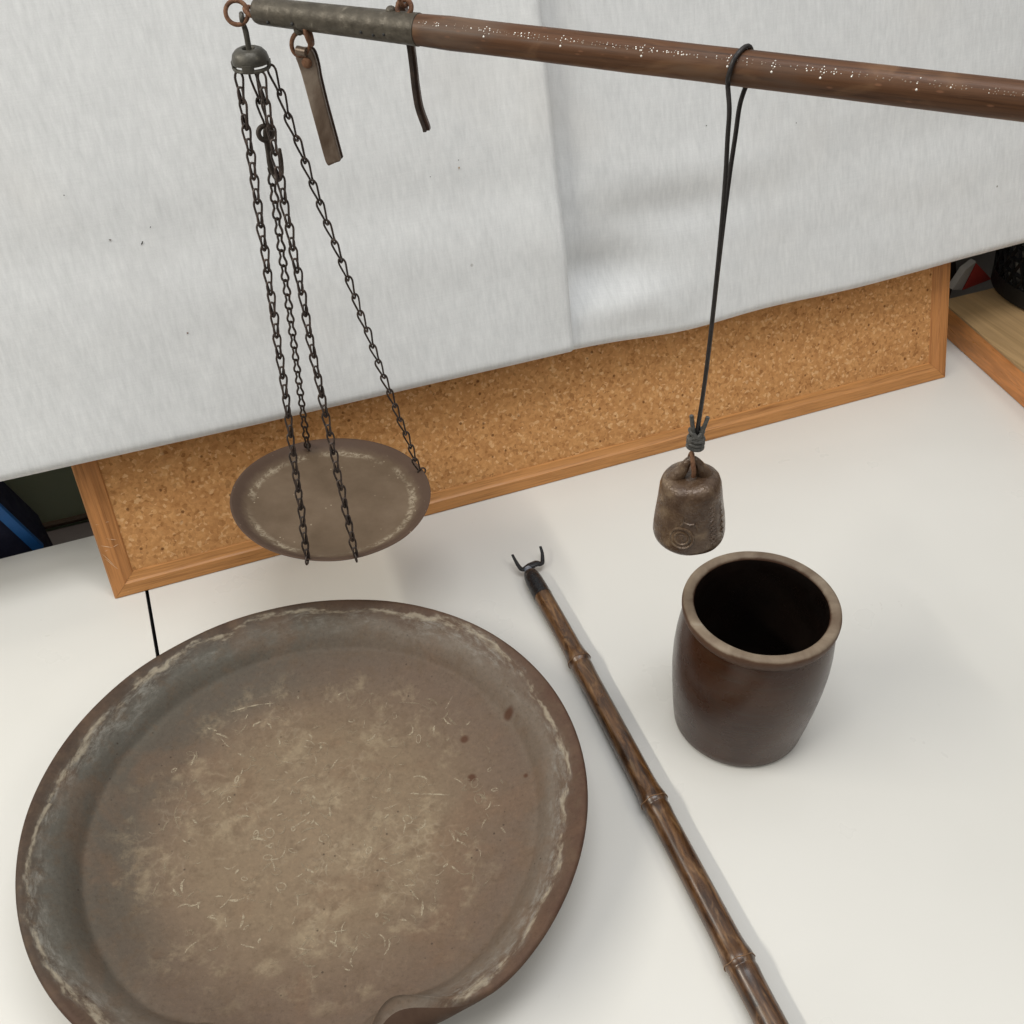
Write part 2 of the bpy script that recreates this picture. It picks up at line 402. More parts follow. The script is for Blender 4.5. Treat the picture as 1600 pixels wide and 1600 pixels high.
MT = dict(
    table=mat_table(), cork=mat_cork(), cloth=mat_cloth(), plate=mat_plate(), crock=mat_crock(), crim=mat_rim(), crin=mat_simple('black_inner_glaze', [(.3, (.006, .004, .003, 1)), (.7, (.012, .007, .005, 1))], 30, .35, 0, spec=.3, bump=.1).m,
    frame_h=mat_wood('pine_frame_long', (.43, .20, .065, 1), (.26, .105, .03, 1), 0, grain=150, axes=(U, S, N)).m,
    frame_v=mat_wood('pine_frame_short', (.42, .185, .062, 1), (.29, .12, .036, 1), 1, grain=150, axes=(U, S, N)).m,
    crate_side=mat_wood('varnished_wood', (.50, .21, .065, 1), (.40, .16, .045, 1), 1, grain=50, rough=.35, axes=(U, (GG+U*.135), (0, 0, 1))).m,
    crate_top=mat_wood('pale_wood', (.36, .235, .115, 1), (.28, .18, .08, 1), 1, grain=30, rough=.4, axes=(U, (GG+U*.135), (0, 0, 1))).m,
    beam=None,
    seam=mat_simple('dark_edge', [(.3, G(.02)), (.7, G(.03))], bump=0).m,
    tedge=mat_simple('table_edging', [(.3, G(.10)), (.7, G(.14))], bump=0).m,
    iron=mat_simple('dark_iron', [(.3, (.035, .028, .022, 1)), (.55, (.06, .047, .038, 1)), (.75, (.10, .072, .052, 1))], 90, .5, .35, bump=.4, bs=500).m,
    chain=mat_simple('blackened_wire', [(.3, (.030, .022, .018, 1)), (.55, (.055, .040, .033, 1)), (.75, (.10, .062, .044, 1))], 160, .5, .2, bump=.4, bs=900).m,
    capm=mat_simple('grey_cast_metal', [(.3, (.062, .058, .048, 1)), (.6, (.10, .093, .078, 1)), (.75, (.14, .13, .108, 1))], 120, .42, .4, bump=.3, bs=700).m,
    rust=mat_simple('rusty_iron', [(.3, (.085, .038, .020, 1)), (.5, (.17, .080, .042, 1)), (.72, (.27, .15, .085, 1))], 220, .7, .1, bump=.6, bs=900).m,
    sleeve=mat_simple('patinated_sleeve', [(.28, (.050, .041, .030, 1)), (.48, (.078, .067, .051, 1)), (.62, (.100, .086, .066, 1)), (.74, (.20, .18, .145, 1))], 140, .5, .3, bump=.4, bs=600).m,
    handle=mat_simple('worn_brass_strip', [(.3, (.095, .062, .042, 1)), (.5, (.175, .130, .098, 1)), (.68, (.27, .22, .175, 1))], 65, .42, .35, bump=.3, bs=600, stretch=(1, 1, .5)).m,
    dhandle=mat_simple('dark_leather_strip', [(.3, (.035, .020, .014, 1)), (.7, (.075, .042, .028, 1))], 90, .45, .1, bump=.3, bs=600).m,
    weight=mat_simple('cast_iron_brown', [(.30, (.055, .028, .014, 1)), (.45, (.085, .049, .028, 1)), (.58, (.120, .075, .044, 1)), (.74, (.26, .185, .115, 1))], 85, .30, .2, spec=.7, bump=1.0, bs=420).m,
    cord=mat_simple('black_cord', [(.3, (.012, .010, .010, 1)), (.7, (.028, .024, .023, 1))], 300, .45, 0, bump=.2, bs=900).m,
    cordg=mat_simple('worn_grey_cord', [(.3, (.035, .035, .033, 1)), (.7, (.13, .125, .115, 1))], 300, .5, 0, bump=.2, bs=900).m,
    inlay=mat_simple('bright_pins', [(.3, (.75, .72, .66, 1)), (.7, (.95, .93, .88, 1))], 300, .25, .3, bump=0).m,
    inlayd=mat_simple('dull_pins', [(.3, (.22, .16, .12, 1)), (.7, (.40, .33, .27, 1))], 300, .4, .3, bump=0).m,
    lacq=mat_simple('black_lacquer', [(.3, (.010, .010, .011, 1)), (.64, (.020, .021, .024, 1)), (.74, (.30, .30, .29, 1))], 130, .28, .2, bump=.4, bs=400, dist=1.5).m,
    blackm=mat_simple('black_iron', [(.3, (.012, .011, .011, 1)), (.7, (.03, .03, .032, 1))], 130, .32, .3, bump=.2, bs=400).m,
    neck_shine=mat_simple('blue_grey_shine', [(.3, (.12, .15, .20, 1)), (.7, (.38, .44, .52, 1))], 350, .35, .3, bump=.4, bs=700).m,  # pale blue grey is the shine of the neck put into its colour
    green=mat_simple('lifted_green_board', [(.3, (.30, .36, .25, 1)), (.7, (.34, .40, .28, 1))], 8, .6, 0, bump=0).m,  # green raised to make up for light the hanging cloth blocks
    rail=mat_simple('grey_ledge', [(.3, (.15, .125, .12, 1)), (.7, (.19, .165, .155, 1))], 20, .6, 0, bump=.1).m,
    navy=mat_simple('navy_fabric', [(.3, (.010, .011, .030, 1)), (.7, (.018, .020, .045, 1))], 60, .8, 0, bump=.2).m,
    blue=mat_simple('blue_trim', [(.3, (.014, .11, .34, 1)), (.7, (.022, .14, .42, 1))], 60, .5, 0, bump=.2).m,
    blackp=mat_simple('black_plastic', [(.3, (.007, .007, .007, 1)), (.7, (.014, .013, .013, 1))], 60, .5, 0, bump=0).m,
    red=mat_simple('red_card', [(.3, (.42, .045, .035, 1)), (.7, (.52, .07, .055, 1))], 40, .5, 0, bump=0).m,
    paper=mat_simple('grey_paper', [(.3, (.36, .34, .31, 1)), (.7, (.44, .42, .39, 1))], 30, .8, 0, bump=0).m,
    dark=mat_simple('dark_cover', [(.3, (.05, .032, .018, 1)), (.7, (.08, .05, .03, 1))], 30, .6, 0, bump=0).m,
    wall=mat_simple('grey_wall', [(.3, (.26, .26, .255, 1)), (.7, (.30, .30, .295, 1))], 10, .8, 0, bump=.1).m,
    floor=mat_simple('dark_floor', [(.3, (.08, .075, .07, 1)), (.7, (.11, .10, .095, 1))], 10, .7, 0, bump=.1).m,
)
def mat_beam():
    m = mat_wood('red_brown_hardwood', (.088, .040, .019, 1), (.034, .016, .009, 1), 0, grain=150, rough=.45, spec=.25)
    c = m.coord(scale=(.35, 1, 1)); src = m.b.inputs['Base Color'].links[0].from_socket
    f = m.noise(c, 70, 4, .6, .6)
    k = m.mix(m.math('MULTIPLY', m.mask(f, .50, .70), .6), src, (.20, .108, .056, 1))
    k = m.mix(m.math('MULTIPLY', m.mask(m.noise(c, 33, 3), .55, .72), .5), k, (.10, .075, .06, 1))
    k = m.mix(m.math('MULTIPLY', m.mask(m.vor(c, 260), .20, .08), m.math('MULTIPLY', .6, m.mask(m.noise(c, 25, 1), .5, .6))), k, (.24, .11, .06, 1))
    m.color(k); return m.m
def mat_bamboo():
    m = Mat('smoked_bamboo', .30, spec=.5); c = m.coord(scale=(1, 1, .16))
    a = m.noise(c, 210, 6, .7, .5); b = m.noise(m.coord(scale=(1, 1, .30)), 160, 5, .7, .7)
    col = m.ramp(a, [(.34, (.018, .008, .004, 1)), (.46, (.055, .024, .009, 1)), (.56, (.10, .046, .017, 1)), (.68, (.19, .095, .036, 1))])
    col = m.mix(m.math('MULTIPLY', m.mask(b, .53, .66), .38), col, (.27, .15, .06, 1))
    m.color(col); m.bump(a, .15, .0005); m.rough(m.mask(b, .3, .7, .24, .4))
    m.b.inputs['Coat Weight'].default_value = .3; m.b.inputs['Coat Roughness'].default_value = .25
    return m.m
def mat_pan():
    m = Mat('browned_brass_dish', .60, .0, .12); c = m.coord()
    sx = m.n('ShaderNodeSeparateXYZ'); m.link(m.tc.outputs['Object'], sx.inputs[0])
    r = m.math('POWER', m.math('ADD', m.math('POWER', sx.outputs[0], 2), m.math('POWER', sx.outputs[1], 2)), .5)
    rr = m.math('ADD', m.math('DIVIDE', r, .079), m.math('MULTIPLY', m.math('SUBTRACT', m.noise(c, 130, 5, .7, 1), .5), .10))
    a = m.noise(c, 26, 4, .6)
    base = m.ramp(a, [(.3, (.105, .073, .047, 1)), (.5, (.130, .092, .061, 1)), (.7, (.160, .116, .080, 1))])
    base = m.mix(m.mask(rr, .83, .93, 0, .8), base, (.075, .046, .034, 1))
    band = m.math('MULTIPLY', m.mask(rr, .77, .815), m.mask(rr, .865, .83))
    st = m.math('MULTIPLY', band, m.math('MULTIPLY', m.mask(m.noise(c, 200, 5, .7, .8), .42, .58), m.mask(m.noise(c, 24, 2), .36, .52)))
    base = m.mix(m.math('MULTIPLY', st, .6), base, (.40, .34, .25, 1))
    sp = m.math('MULTIPLY', m.mask(m.vor(c, 170), .14, .07), m.mask(m.noise(c, 40, 1), .52, .62))
    base = m.mix(m.math('MULTIPLY', sp, .6), base, (.45, .38, .28, 1))
    m.color(base); m.bump(m.noise(c, 60, 4), .25, .001); m.rough(m.mask(m.noise(c, 50, 4), .3, .7, .38, .58))
    return m.m
MT['beam'] = mat_beam(); MT['bamboo'] = mat_bamboo(); MT['pan'] = mat_pan()
MT['node'] = mat_simple('bamboo_joint', [(.3, (.13, .062, .026, 1)), (.7, (.27, .155, .08, 1))], 300, .4, 0, bump=.4, bs=700).m

# ------------------------------------------------------------------ table frame: U along the board, GG away from the camera
A0 = V((-.3540, .6464, 0))
U = V((.93753, .34789, 0)).normalized(); GG = V((-U.y, U.x, 0))
S = V((-.1013, .2731, .9566)).normalized(); N = U.cross(S)
T = lambda u, g, z=0: A0 + U*u + GG*g + V((0, 0, z))
B = lambda u, s, n=0: A0 + U*u + S*s + N*n

# floor and background
bm = bmesh.new(); hexa(bm, [(-3, -3, -.76), (3, -3, -.76), (3, 3, -.76), (-3, 3, -.76), (-3, -3, -.74), (3, -3, -.74), (3, 3, -.74), (-3, 3, -.74)])
tag(new_obj('floor', bm, MT['floor'], smooth=False), kind='structure')
bm = bmesh.new(); hexa(bm, [T(-1.6, .62, -.75), T(3, .62, -.75), T(3, .66, -.75), T(-1.6, .66, -.75), T(-1.6, .62, 1.3), T(3, .62, 1.3), T(3, .66, 1.3), T(-1.6, .66, 1.3)])
tag(new_obj('wall', bm, MT['wall'], smooth=False), kind='structure')

def table(u0, u1, name, label):
    root = thing(name, T((u0+u1)/2, -.4, -.74), label, 'table', 'white tables pushed together')
    bm = bmesh.new(); hexa(bm, [T(u0, -.80, -.028), T(u1, -.80, -.028), T(u1, .0975, -.028), T(u0, .0975, -.028), T(u0, -.80, 0), T(u1, -.80, 0), T(u1, .0975, 0), T(u0, .0975, 0)], .0006)
    me = new_obj('tabletop', bm, [MT['table'], MT['tedge']], smooth=False); world_part(me, root)
    for p in me.data.polygons:
        if abs(p.normal.z) < .9: p.material_index = 1
    for lu in (u0+.05, u1-.05):
        for lg in (-.75, .04):
            bm = bmesh.new(); tube(bm, [T(lu, lg, -.74), T(lu, lg, -.0285)], .016, 12)
            world_part(new_obj('leg', bm, MT['tedge']), root)
table(.0288, 1.52, 'table', 'white laminate table under the big clay dish and the crock, right of the dark seam')
table(-1.2, .0260, 'table', 'white laminate table left of the dark seam, under the left end of the cork board')

# ledge and green board behind the table at the left, blue edged case
bm = bmesh.new(); hexa(bm, [T(-1.2, .10, -.16), T(.9, .10, -.16), T(.9, .208, -.16), T(-1.2, .208, -.16), T(-1.2, .10, -.065), T(.9, .10, -.065), T(.9, .208, -.065), T(-1.2, .208, -.065)], .002)
tag(new_obj('ledge', bm, MT['rail']), 'dark grey ledge behind the back edge of the table, beside the blue edged case', 'ledge')
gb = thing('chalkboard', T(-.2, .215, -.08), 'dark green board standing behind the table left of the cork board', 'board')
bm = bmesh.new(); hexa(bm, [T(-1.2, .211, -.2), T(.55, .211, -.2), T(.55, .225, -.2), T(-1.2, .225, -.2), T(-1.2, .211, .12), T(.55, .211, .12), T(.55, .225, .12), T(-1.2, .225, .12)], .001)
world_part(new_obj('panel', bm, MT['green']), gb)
bm = bmesh.new(); pts = [T(-1.2, .2095, -.060)]
for i in range(60):
    u = -1.2+1.75*i/59; pts.append(T(u, .209, -.058+.003*noise.noise(V((u*60, 0, 0)))))
tube(bm, pts, .0035, 8); world_part(new_obj('trim_strip', bm, MT['dark']), gb)
case = thing('storage_case', T(-.11, .15, -.065), 'navy blue case with bright blue edging at the left end of the table back', 'case')
pa, pb = T(-.115, .12, .135), T(-.0632, .12, -.014)
bm = bmesh.new(); extrude_poly(bm, [T(-.40, .12, .135), pa, pb, T(-.061, .12, -.060), T(-.40, .12, -.060)], GG*.05, .002)
world_part(new_obj('body', bm, MT['navy']), case)
bm = bmesh.new(); d = (pb-pa).normalized(); q = V((d.z, 0, -d.x)); side = (U*(-d.z)+V((0, 0, 1))*d.dot(U)).normalized()
extrude_poly(bm, [pa-side*.006, pa+side*.004, pb+side*.004, pb-side*.006], -GG*.006, .0015)
world_part(new_obj('edging', bm, MT['blue']), case)

# ------------------------------------------------------------------ cork board
cb = thing('cork_board', B(.45, 0, 0), 'long wood framed cork board leaning behind the dishes under the hanging cloth', 'cork board')
BW, BH, FW = .900, .42, .0215
bm = bmesh.new(); hexa(bm, [B(.012, .012, -.012), B(BW-.012, .012, -.012), B(BW-.012, .012, -.0042), B(.012, .012, -.0042), B(.012, BH-.012, -.012), B(BW-.012, BH-.012, -.012), B(BW-.012, BH-.012, -.0042), B(.012, BH-.012, -.0042)])
o = new_obj('cork_panel', bm, MT['cork'], smooth=False); world_part(o, cb)
prof = [(0, -.014), (0, -.0015), (.0012, 0), (.0118, 0), (.0130, -.0012), (.0142, -.0018), (.0200, -.0026), (FW, -.0050), (FW, -.014)]
def rail(a, b, inward, mat, z0, extra=None):
    """mitred frame rail from corner a to corner b (u,s)"""
    bm = bmesh.new(); rs = []
    dx = V((b[0]-a[0], b[1]-a[1])).normalized()
    for (c, sgn) in ((a, 1), (b, -1)):
        ring = []
        for (wv, nn) in prof:
            p = V(c) + V(inward)*wv + dx*wv*sgn + dx*sgn*.00015
            ring.append(bm.verts.new(B(p.x, p.y, nn)))
        rs.append(ring)
    n = len(prof)
    for i in range(n): bm.faces.new((rs[0][i], rs[0][(i+1) % n], rs[1][(i+1) % n], rs[1][i]))
    bm.faces.new(rs[0]); bm.faces.new(rs[1][::-1])
    if extra: extra(bm)
    return world_part(new_obj('frame_rail', bm, mat, sharp=25), cb)
fh = mat_wood('pine_frame_long', (.43, .20, .065, 1), (.27, .11, .032, 1), 0, grain=170, axes=(U, S, N)).m
rail((0, 0), (BW, 0), (0, 1), fh, 0)
rail((0, BH), (BW, BH), (0, -1), fh, 0)
def scratch(bm):
    for (u, s, du, ds) in ((.004, .073, .011, -.0005), (.003, .053, .008, -.004), (.0045, .047, .012, .003), (.002, .045, .006, -.012), (.003, .040, .007, -.012), (.009, .058, .004, .002), (.010, .0575, .006, -.003), (.012, .0045, .004, .0006)):
        n0 = len(bm.faces); a = B(u, s, .0001); b_ = B(u+du, s+ds, .0001 if u+du < .012 else -.0011); tube(bm, [a, (a+b_)/2, b_], [.0001, .0003, .0001], 5)
        bm.faces.ensure_lookup_table()
        for f_ in bm.faces[n0:]: f_.material_index = 1
rl = rail((0, 0), (0, BH), (1, 0), [MT['frame_v'], mat_simple('pale_scratch', [(.3, (.62, .42, .25, 1)), (.7, (.7, .5, .32, 1))], bump=0).m], 0, scratch); rl['label'] = 'scratched left frame rail'
rail((BW, 0), (BW, BH), (-1, 0), MT['frame_v'], 0)

# ------------------------------------------------------------------ hanging cloths
def gs(x, y, cx, cy, sx_, sy_): return math.exp(-((x-cx)/sx_)**2-((y-cy)/sy_)**2)
def cloth(name, u0, u1, nu, off, disp, label, hem):
    """sheet hanging in front of the board, bottom folded under in a soft roll; thickness by solidify"""
    bm = bmesh.new(); uvl = bm.loops.layers.uv.new('UVMap')
    R = .010
    prof = []                        # (s, n, length)
    L = 0
    for i in range(9): prof.append((hem(0)*0+.05-.05*i/8, -R*1.4, .05*i/8))
    L = .05
    for i in range(1, 13):
        a = PI*i/12
        prof.append((-R*math.sin(a)*.9, -R*1.4*math.cos(a), L+R*a))
    L += R*PI
    steps = 80
    for i in range(1, steps+1):
        s = .62*(i/steps)**1.15
        prof.append((s, R*1.4, L+s))
    grid = []
    for (s, n, l) in prof:
        row = []
        for j in range(nu+1):
            u = u0+(u1-u0)*j/nu
            ss = hem(u)+R*.9+s
            nn = off+n
            front = 1 if n > 0 else (.5+.5*n/(R*1.4))
            nn += disp(u, ss)*(1 if n > 0 else 0)
            uu = u+.020*max(0, ss-.13)*0
            row.append((bm.verts.new(B(uu, ss, nn)), (u, l)))
        grid.append(row)
    for a, b in zip(grid, grid[1:]):
        for j in range(nu):
            f = bm.faces.new((a[j][0], a[j+1][0], b[j+1][0], b[j][0]))
            for lp, q in zip(f.loops, (a[j], a[j+1], b[j+1], b[j])): lp[uvl].uv = q[1]
    o = new_obj(name, bm, MT['cloth'], sharp=180)
    md = o.modifiers.new('thickness', 'SOLIDIFY'); md.thickness = .0011; md.offset = 0
    tag(o, label, 'cloth', 'cloths hung over the cork board')
    return o
def disp_l(u, s):
    d = .0022*noise.noise(V((u*4, s*3, 1.3))) + .0009*noise.noise(V((u*12, s*8, 4.1)))
    d += -.0012*gs(u+.6*(s-.28), s, .0, .30, .5, .022)          # faint horizontal sag lines
    d += .0012*gs(u, s, .33, .245, .30, .025) - .0008*gs(u, s, .36, .285, .2, .02)
    return d*min(1, max(0, (s-.135)/.05)) + .0065*math.exp(-((u-.4465)/.035)**2)*min(1, max(0, (s-.150)/.08))
def disp_r(u, s):
    d = .0022*noise.noise(V((u*4, s*3, 7.3))) + .0012*noise.noise(V((u*11, s*8, 2.1)))
    d += -.0135*gs(u, s, .478, .203, .052, .026) + .0065*gs(u, s, .505, .165, .06, .02)
    d += -.0050*gs(u+.8*(s-.24), s, .55, .245, .09, .020) + .0025*gs(u+.3*(s-.28), s, .60, .275, .10, .02)
    d += .0045*gs(u, s, .552, .146, .016, .014)
    d += -.0075*gs(u, s, .450, .30, .030, .12)
    d += -.0022*gs(u-1.7*(s-.27), s, .86, .27, .16, .03) + .0012*gs(u-1.7*(s-.31), s, .86, .31, .14, .02)
    d += -.0010*gs(u-1.0*(s-.2), s, .8, .20, .18, .022)
    return d*min(1, max(0, (s-.130)/.045))
hem_l = lambda u: .1345+.0045*max(0, 1-(u+.35)/.5)
def hem_r(u): return .1345 - .0065*math.exp(-((u-.57)/.07)**2) - .004*math.exp(-((u-.75)/.1)**2) + .0028*max(0, (u-.85))/.13
bmtmp = cloth('hanging_cloth', .405, 1.45, 230, .0125, disp_r, 'pale grey woven cloth with soft dents hanging on the right, tucked under the other cloth', hem_r)
bmtmp2 = cloth('hanging_cloth', -.42, .4465, 190, .0175, disp_l, 'flat pale grey woven cloth hanging on the left with a straight right edge', hem_l)
# little dark specks caught in the weave
def speck(bm, p, n, dr, ln, wd, z=.0003):
    sd = n.cross(dr).normalized(); k = 8
    vs = [bm.verts.new(p+n*z+dr*math.cos(2*PI*i/k)*ln+sd*math.sin(2*PI*i/k)*wd*(1+.3*math.sin(i*2.3))) for i in range(k)]
    bm.faces.new(vs)

CO = V((0, 0, H))
for (x_, y_, ln, wd, a_, mt) in ((222, 380, .0026, .0008, -.9, 'seam'), (235, 355, .0010, .0005, -1.1, 'seam'), (172, 375, .0016, .0009, .2, 'rail'), (100, 305, .0007, .0006, 0, 'seam'), (293, 520, .0012, .0010, .3, 'rust'), (716, 250, .0008, .0005, .2, 'seam'), (717, 262, .0010, .0014, .1, 'crate_top'), (672, 276, .0006, .0006, 0, 'seam'), (1103, 196, .0009, .0008, 0, 'seam'), (1243, 192, .0008, .0007, 0, 'seam')):
    # places read off once on the cloth plane
    v_ = fwd*1600+ex*(x_-800)+ey*(y_-800); left = x_ < 850
    P0 = A0+N*(.0317 if left else .0275); t_ = (P0-CO).dot(N)/v_.dot(N); p_ = CO+v_*t_
    q_ = p_-A0; uu, ss = q_.dot(U), q_.dot(S); ln *= .62; wd *= .62
    n_ = (.0175+.014+disp_l(uu, ss)) if left else (.0125+.014+disp_r(uu, ss))
    bm = bmesh.new(); speck(bm, B(uu, ss, n_+.0010), N, (U*math.cos(a_)-S*math.sin(a_)).normalized(), ln, wd)
    o_ = new_obj('lint_speck', bm, MT[mt]); o_.parent = bmtmp2 if left else bmtmp
# ------------------------------------------------------------------ wooden crate, basket, packet at the right
def cuboid(bm, f, x0, x1, y0, y1, z0, z1, bevel=.001):
    hexa(bm, [f(x0, y0, z0), f(x1, y0, z0), f(x1, y1, z0), f(x0, y1, z0), f(x0, y0, z1), f(x1, y0, z1), f(x1, y1, z1), f(x0, y1, z1)], bevel)
Ug = (U + GG*-.0).normalized(); sl = .135
TR = lambda x, y, z: T(.9470+x+y*sl, y, z)
tr = thing('wooden_box', TR(.12, -.2, 0), 'low orange brown wooden box with pale top at the right edge', 'box')
bm = bmesh.new(); cuboid(bm, TR, 0, .30, -.50, .092, .0005, .0340, .0012); world_part(new_obj('side_board', bm, MT['crate_side']), tr)
bm = bmesh.new(); cuboid(bm, TR, -.0008, .3008, -.5008, .0928, .0343, .0368, .0006); world_part(new_obj('top_board', bm, MT['crate_top']), tr)
# basket: round perforated wall
bk = thing('mesh_basket', TR(.153, .03, .0371), 'black perforated basket standing on the wooden box at the right edge', 'basket')
bc = TR(.153, .055, .0371); R0, R1, HB = .083, .103, .17
bm = bmesh.new()
rows, cols = 9, 34
def bp(i, j, t=0):
    f = i/rows; r = R0+(R1-R0)*f-t; a = 2*PI*(j)/cols
    return bc + V((r*math.cos(a), r*math.sin(a), .020+f*(HB-.02)))
for i in range(rows):
    for j in range(cols):
        o_ = .5*(i % 2)
        a, b_, c_, d_ = bp(i, j+o_), bp(i, j+1+o_), bp(i+1, j+1.5+o_-.0), bp(i+1, j+.5+o_)
        # two triangles of the lattice, each a bar frame
        for tri in ((a, b_, d_), (b_, c_, d_)):
            for k in range(3):
                p, q = tri[k], tri[(k+1) % 3]
                tube(bm, [p, q], .0026, 4, cap=False)
world_part(new_obj('lattice_wall', bm, MT['blackp'], smooth=False), bk)
bm = bmesh.new(); lathe(bm, [(R0-.004, .0005), (R0+.001, .002), (R0+.0025, .022), (R0-.001, .022), (R0-.004, .004), (.002, .004)], 64, bc); world_part(new_obj('base', bm, MT['blackp']), bk)
bm = bmesh.new(); tube(bm, [bc+V((R1*math.cos(2*PI*i/48), R1*math.sin(2*PI*i/48), HB)) for i in range(48)], .004, 8, closed=True); world_part(new_obj('rim', bm, MT['blackp']), bk)
# added grey liner inside the basket, its tone stands for light through the holes
bm = bmesh.new(); lathe(bm, [(R0-.008, .006), (R0-.012, .05), (R0-.010, .12), (R0-.014, .12), (R0-.016, .05), (R0-.012, .0075)], 48, bc, close_ends=False)
bg_ = new_obj('added_liner', bm, MT['paper']); tag(bg_, 'added grey bag inside the black perforated basket', 'infill')
# packet
pk = thing('card_packet', TR(.075, .10, .0370), 'small red and grey card packet lying behind the wooden box', 'packet')
# stands upright just behind the crate top
PK = lambda x, z, g=0: T(1.016+x, .112+g, z)
bm = bmesh.new(); extrude_poly(bm, [PK(-.026, .034), PK(-.010, .030), PK(.000, .066), PK(-.014, .058)], GG*.01, .002); world_part(new_obj('flap', bm, MT['paper']), pk)
bm = bmesh.new(); extrude_poly(bm, [PK(-.0095, .030), PK(.032, .036), PK(.001, .063)], GG*.009, .001); world_part(new_obj('red_face', bm, MT['red']), pk)
bm = bmesh.new(); extrude_poly(bm, [T(.90, .150, -.05), T(1.03, .150, -.05), T(1.03, .150, .03), T(.99, .150, .13), T(.90, .150, .2)], GG*.03, .002)
tag(new_obj('folder', bm, MT['dark']), 'dark brown folder standing behind the right end of the cork board', 'folder')
bm = bmesh.new(); extrude_poly(bm, [T(.985, .185, -.05), T(1.5, .185, -.05), T(1.5, .185, .3), T(.985, .185, .3)], GG*.02, .002)
tag(new_obj('grey_board', bm, MT['paper']), 'plain grey board standing behind the black basket and the red packet', 'board')

# ------------------------------------------------------------------ big clay dish
PC = V((-.1425, .4045, 0)); RIM = .1862
SPA = math.radians(-84)       # direction of the pouring spout
def plate_mod(r, z, a, inside=True):
    d = (a-SPA+PI) % (2*PI)-PI
    k = max(0, min(1, (r-.120)/.066)); k2 = k*k
    r2 = r*(1+.006*math.sin(a*2+1)*k + .004*math.sin(3*a+.4)*k)
    pinch = math.exp(-((abs(d)-.33)/.19)**2); tip = math.exp(-(d/.16)**2)
    kk = k2 if inside else max(0, min(1, (z-.012)/.038))**3
    r2 += (-.033*pinch + .040*tip)*(kk if r > .120 else 0)
    z2 = z + (.002*math.sin(2*a+.7))*k - .006*tip*k2
    return r2, z2
bm = bmesh.new()
outer = [(.112, .0008), (.119, .0014), (.133, .007), (.150, .015), (.165, .024), (.176, .033), (.1825, .0415), (RIM, .0472)]
lip = [(RIM+.0006, .0492), (RIM, .0508), (RIM-.0016, .0516), (RIM-.0036, .0512)]
inner = [(.1795, .0495), (.1760, .0476), (.1725, .0455), (.1685, .0425), (.1640, .0390), (.1600, .0350), (.1570, .0312), (.1548, .0284), (.1534, .0268), (.1516, .0260), (.1495, .0255), (.1465, .0248), (.142, .0232), (.135, .0208), (.125, .0178), (.112, .0150), (.095, .0130), (.075, .0118), (.05, .0112), (.025, .0110)]
prof_p = outer+lip+inner
# finer inner rings
P2 = []
for (a, b_) in zip(prof_p, prof_p[1:]):
    P2.append(a)
    if math.hypot(a[0]-b_[0], a[1]-b_[1]) > .008:
        P2.append(((a[0]+b_[0])/2, (a[1]+b_[1])/2))
P2.append(prof_p[-1])
n_out = sum(1 for q in P2[:P2.index(lip[0])])
out_set = set(P2[:n_out])
def pm(r, z, a):
    r2, z2 = plate_mod(r, z, a, (r, z) not in out_set)
    z2 += .0006*noise.noise(V((r*math.cos(a)*22, r*math.sin(a)*22, z*10)))
    return r2, z2
lathe(bm, P2, 360, (0, 0, 0), mod=pm)
def floor_z(x, y):
    r = math.hypot(x, y); z = inner[-1][1]
    for (r1, z1), (r0, z0) in zip(inner, inner[1:]):
        if r0 <= r <= r1: z = z0+(z1-z0)*(r-r0)/(r1-r0)
    k = max(0, min(1, (r-.120)/.066)); a = math.atan2(y, x)
    return z + .002*math.sin(2*a+.7)*k + .0006*noise.noise(V((x*22, y*22, z*10)))
def ribbon(bm, pts_, wd, idx, closed=False):
    m = len(pts_); rows_ = []
    for i, (x, y) in enumerate(pts_):
        j0, j1 = (i-1, (i+1) % m) if closed else (max(i-1, 0), min(i+1, m-1))
        tx, ty = pts_[j1][0]-pts_[j0][0], pts_[j1][1]-pts_[j0][1]; l_ = math.hypot(tx, ty) or 1
        w_ = wd*(random.uniform(.6, 1.3))*(1 if closed else (.25+.75*math.sin(PI*(i+.3)/(m-.4))))
        row = []
        for sg in (-1, 1):
            px, py = x-ty/l_*w_*sg, y+tx/l_*w_*sg; row.append(bm.verts.new((px, py, floor_z(px, py)+.00028)))
        rows_.append(row)
    for i in range(m if closed else m-1):
        a, b = rows_[i], rows_[(i+1) % m]; f = bm.faces.new((a[0], a[1], b[1], b[0])); f.material_index = idx
rs_ = random.Random(11); random.seed(3)
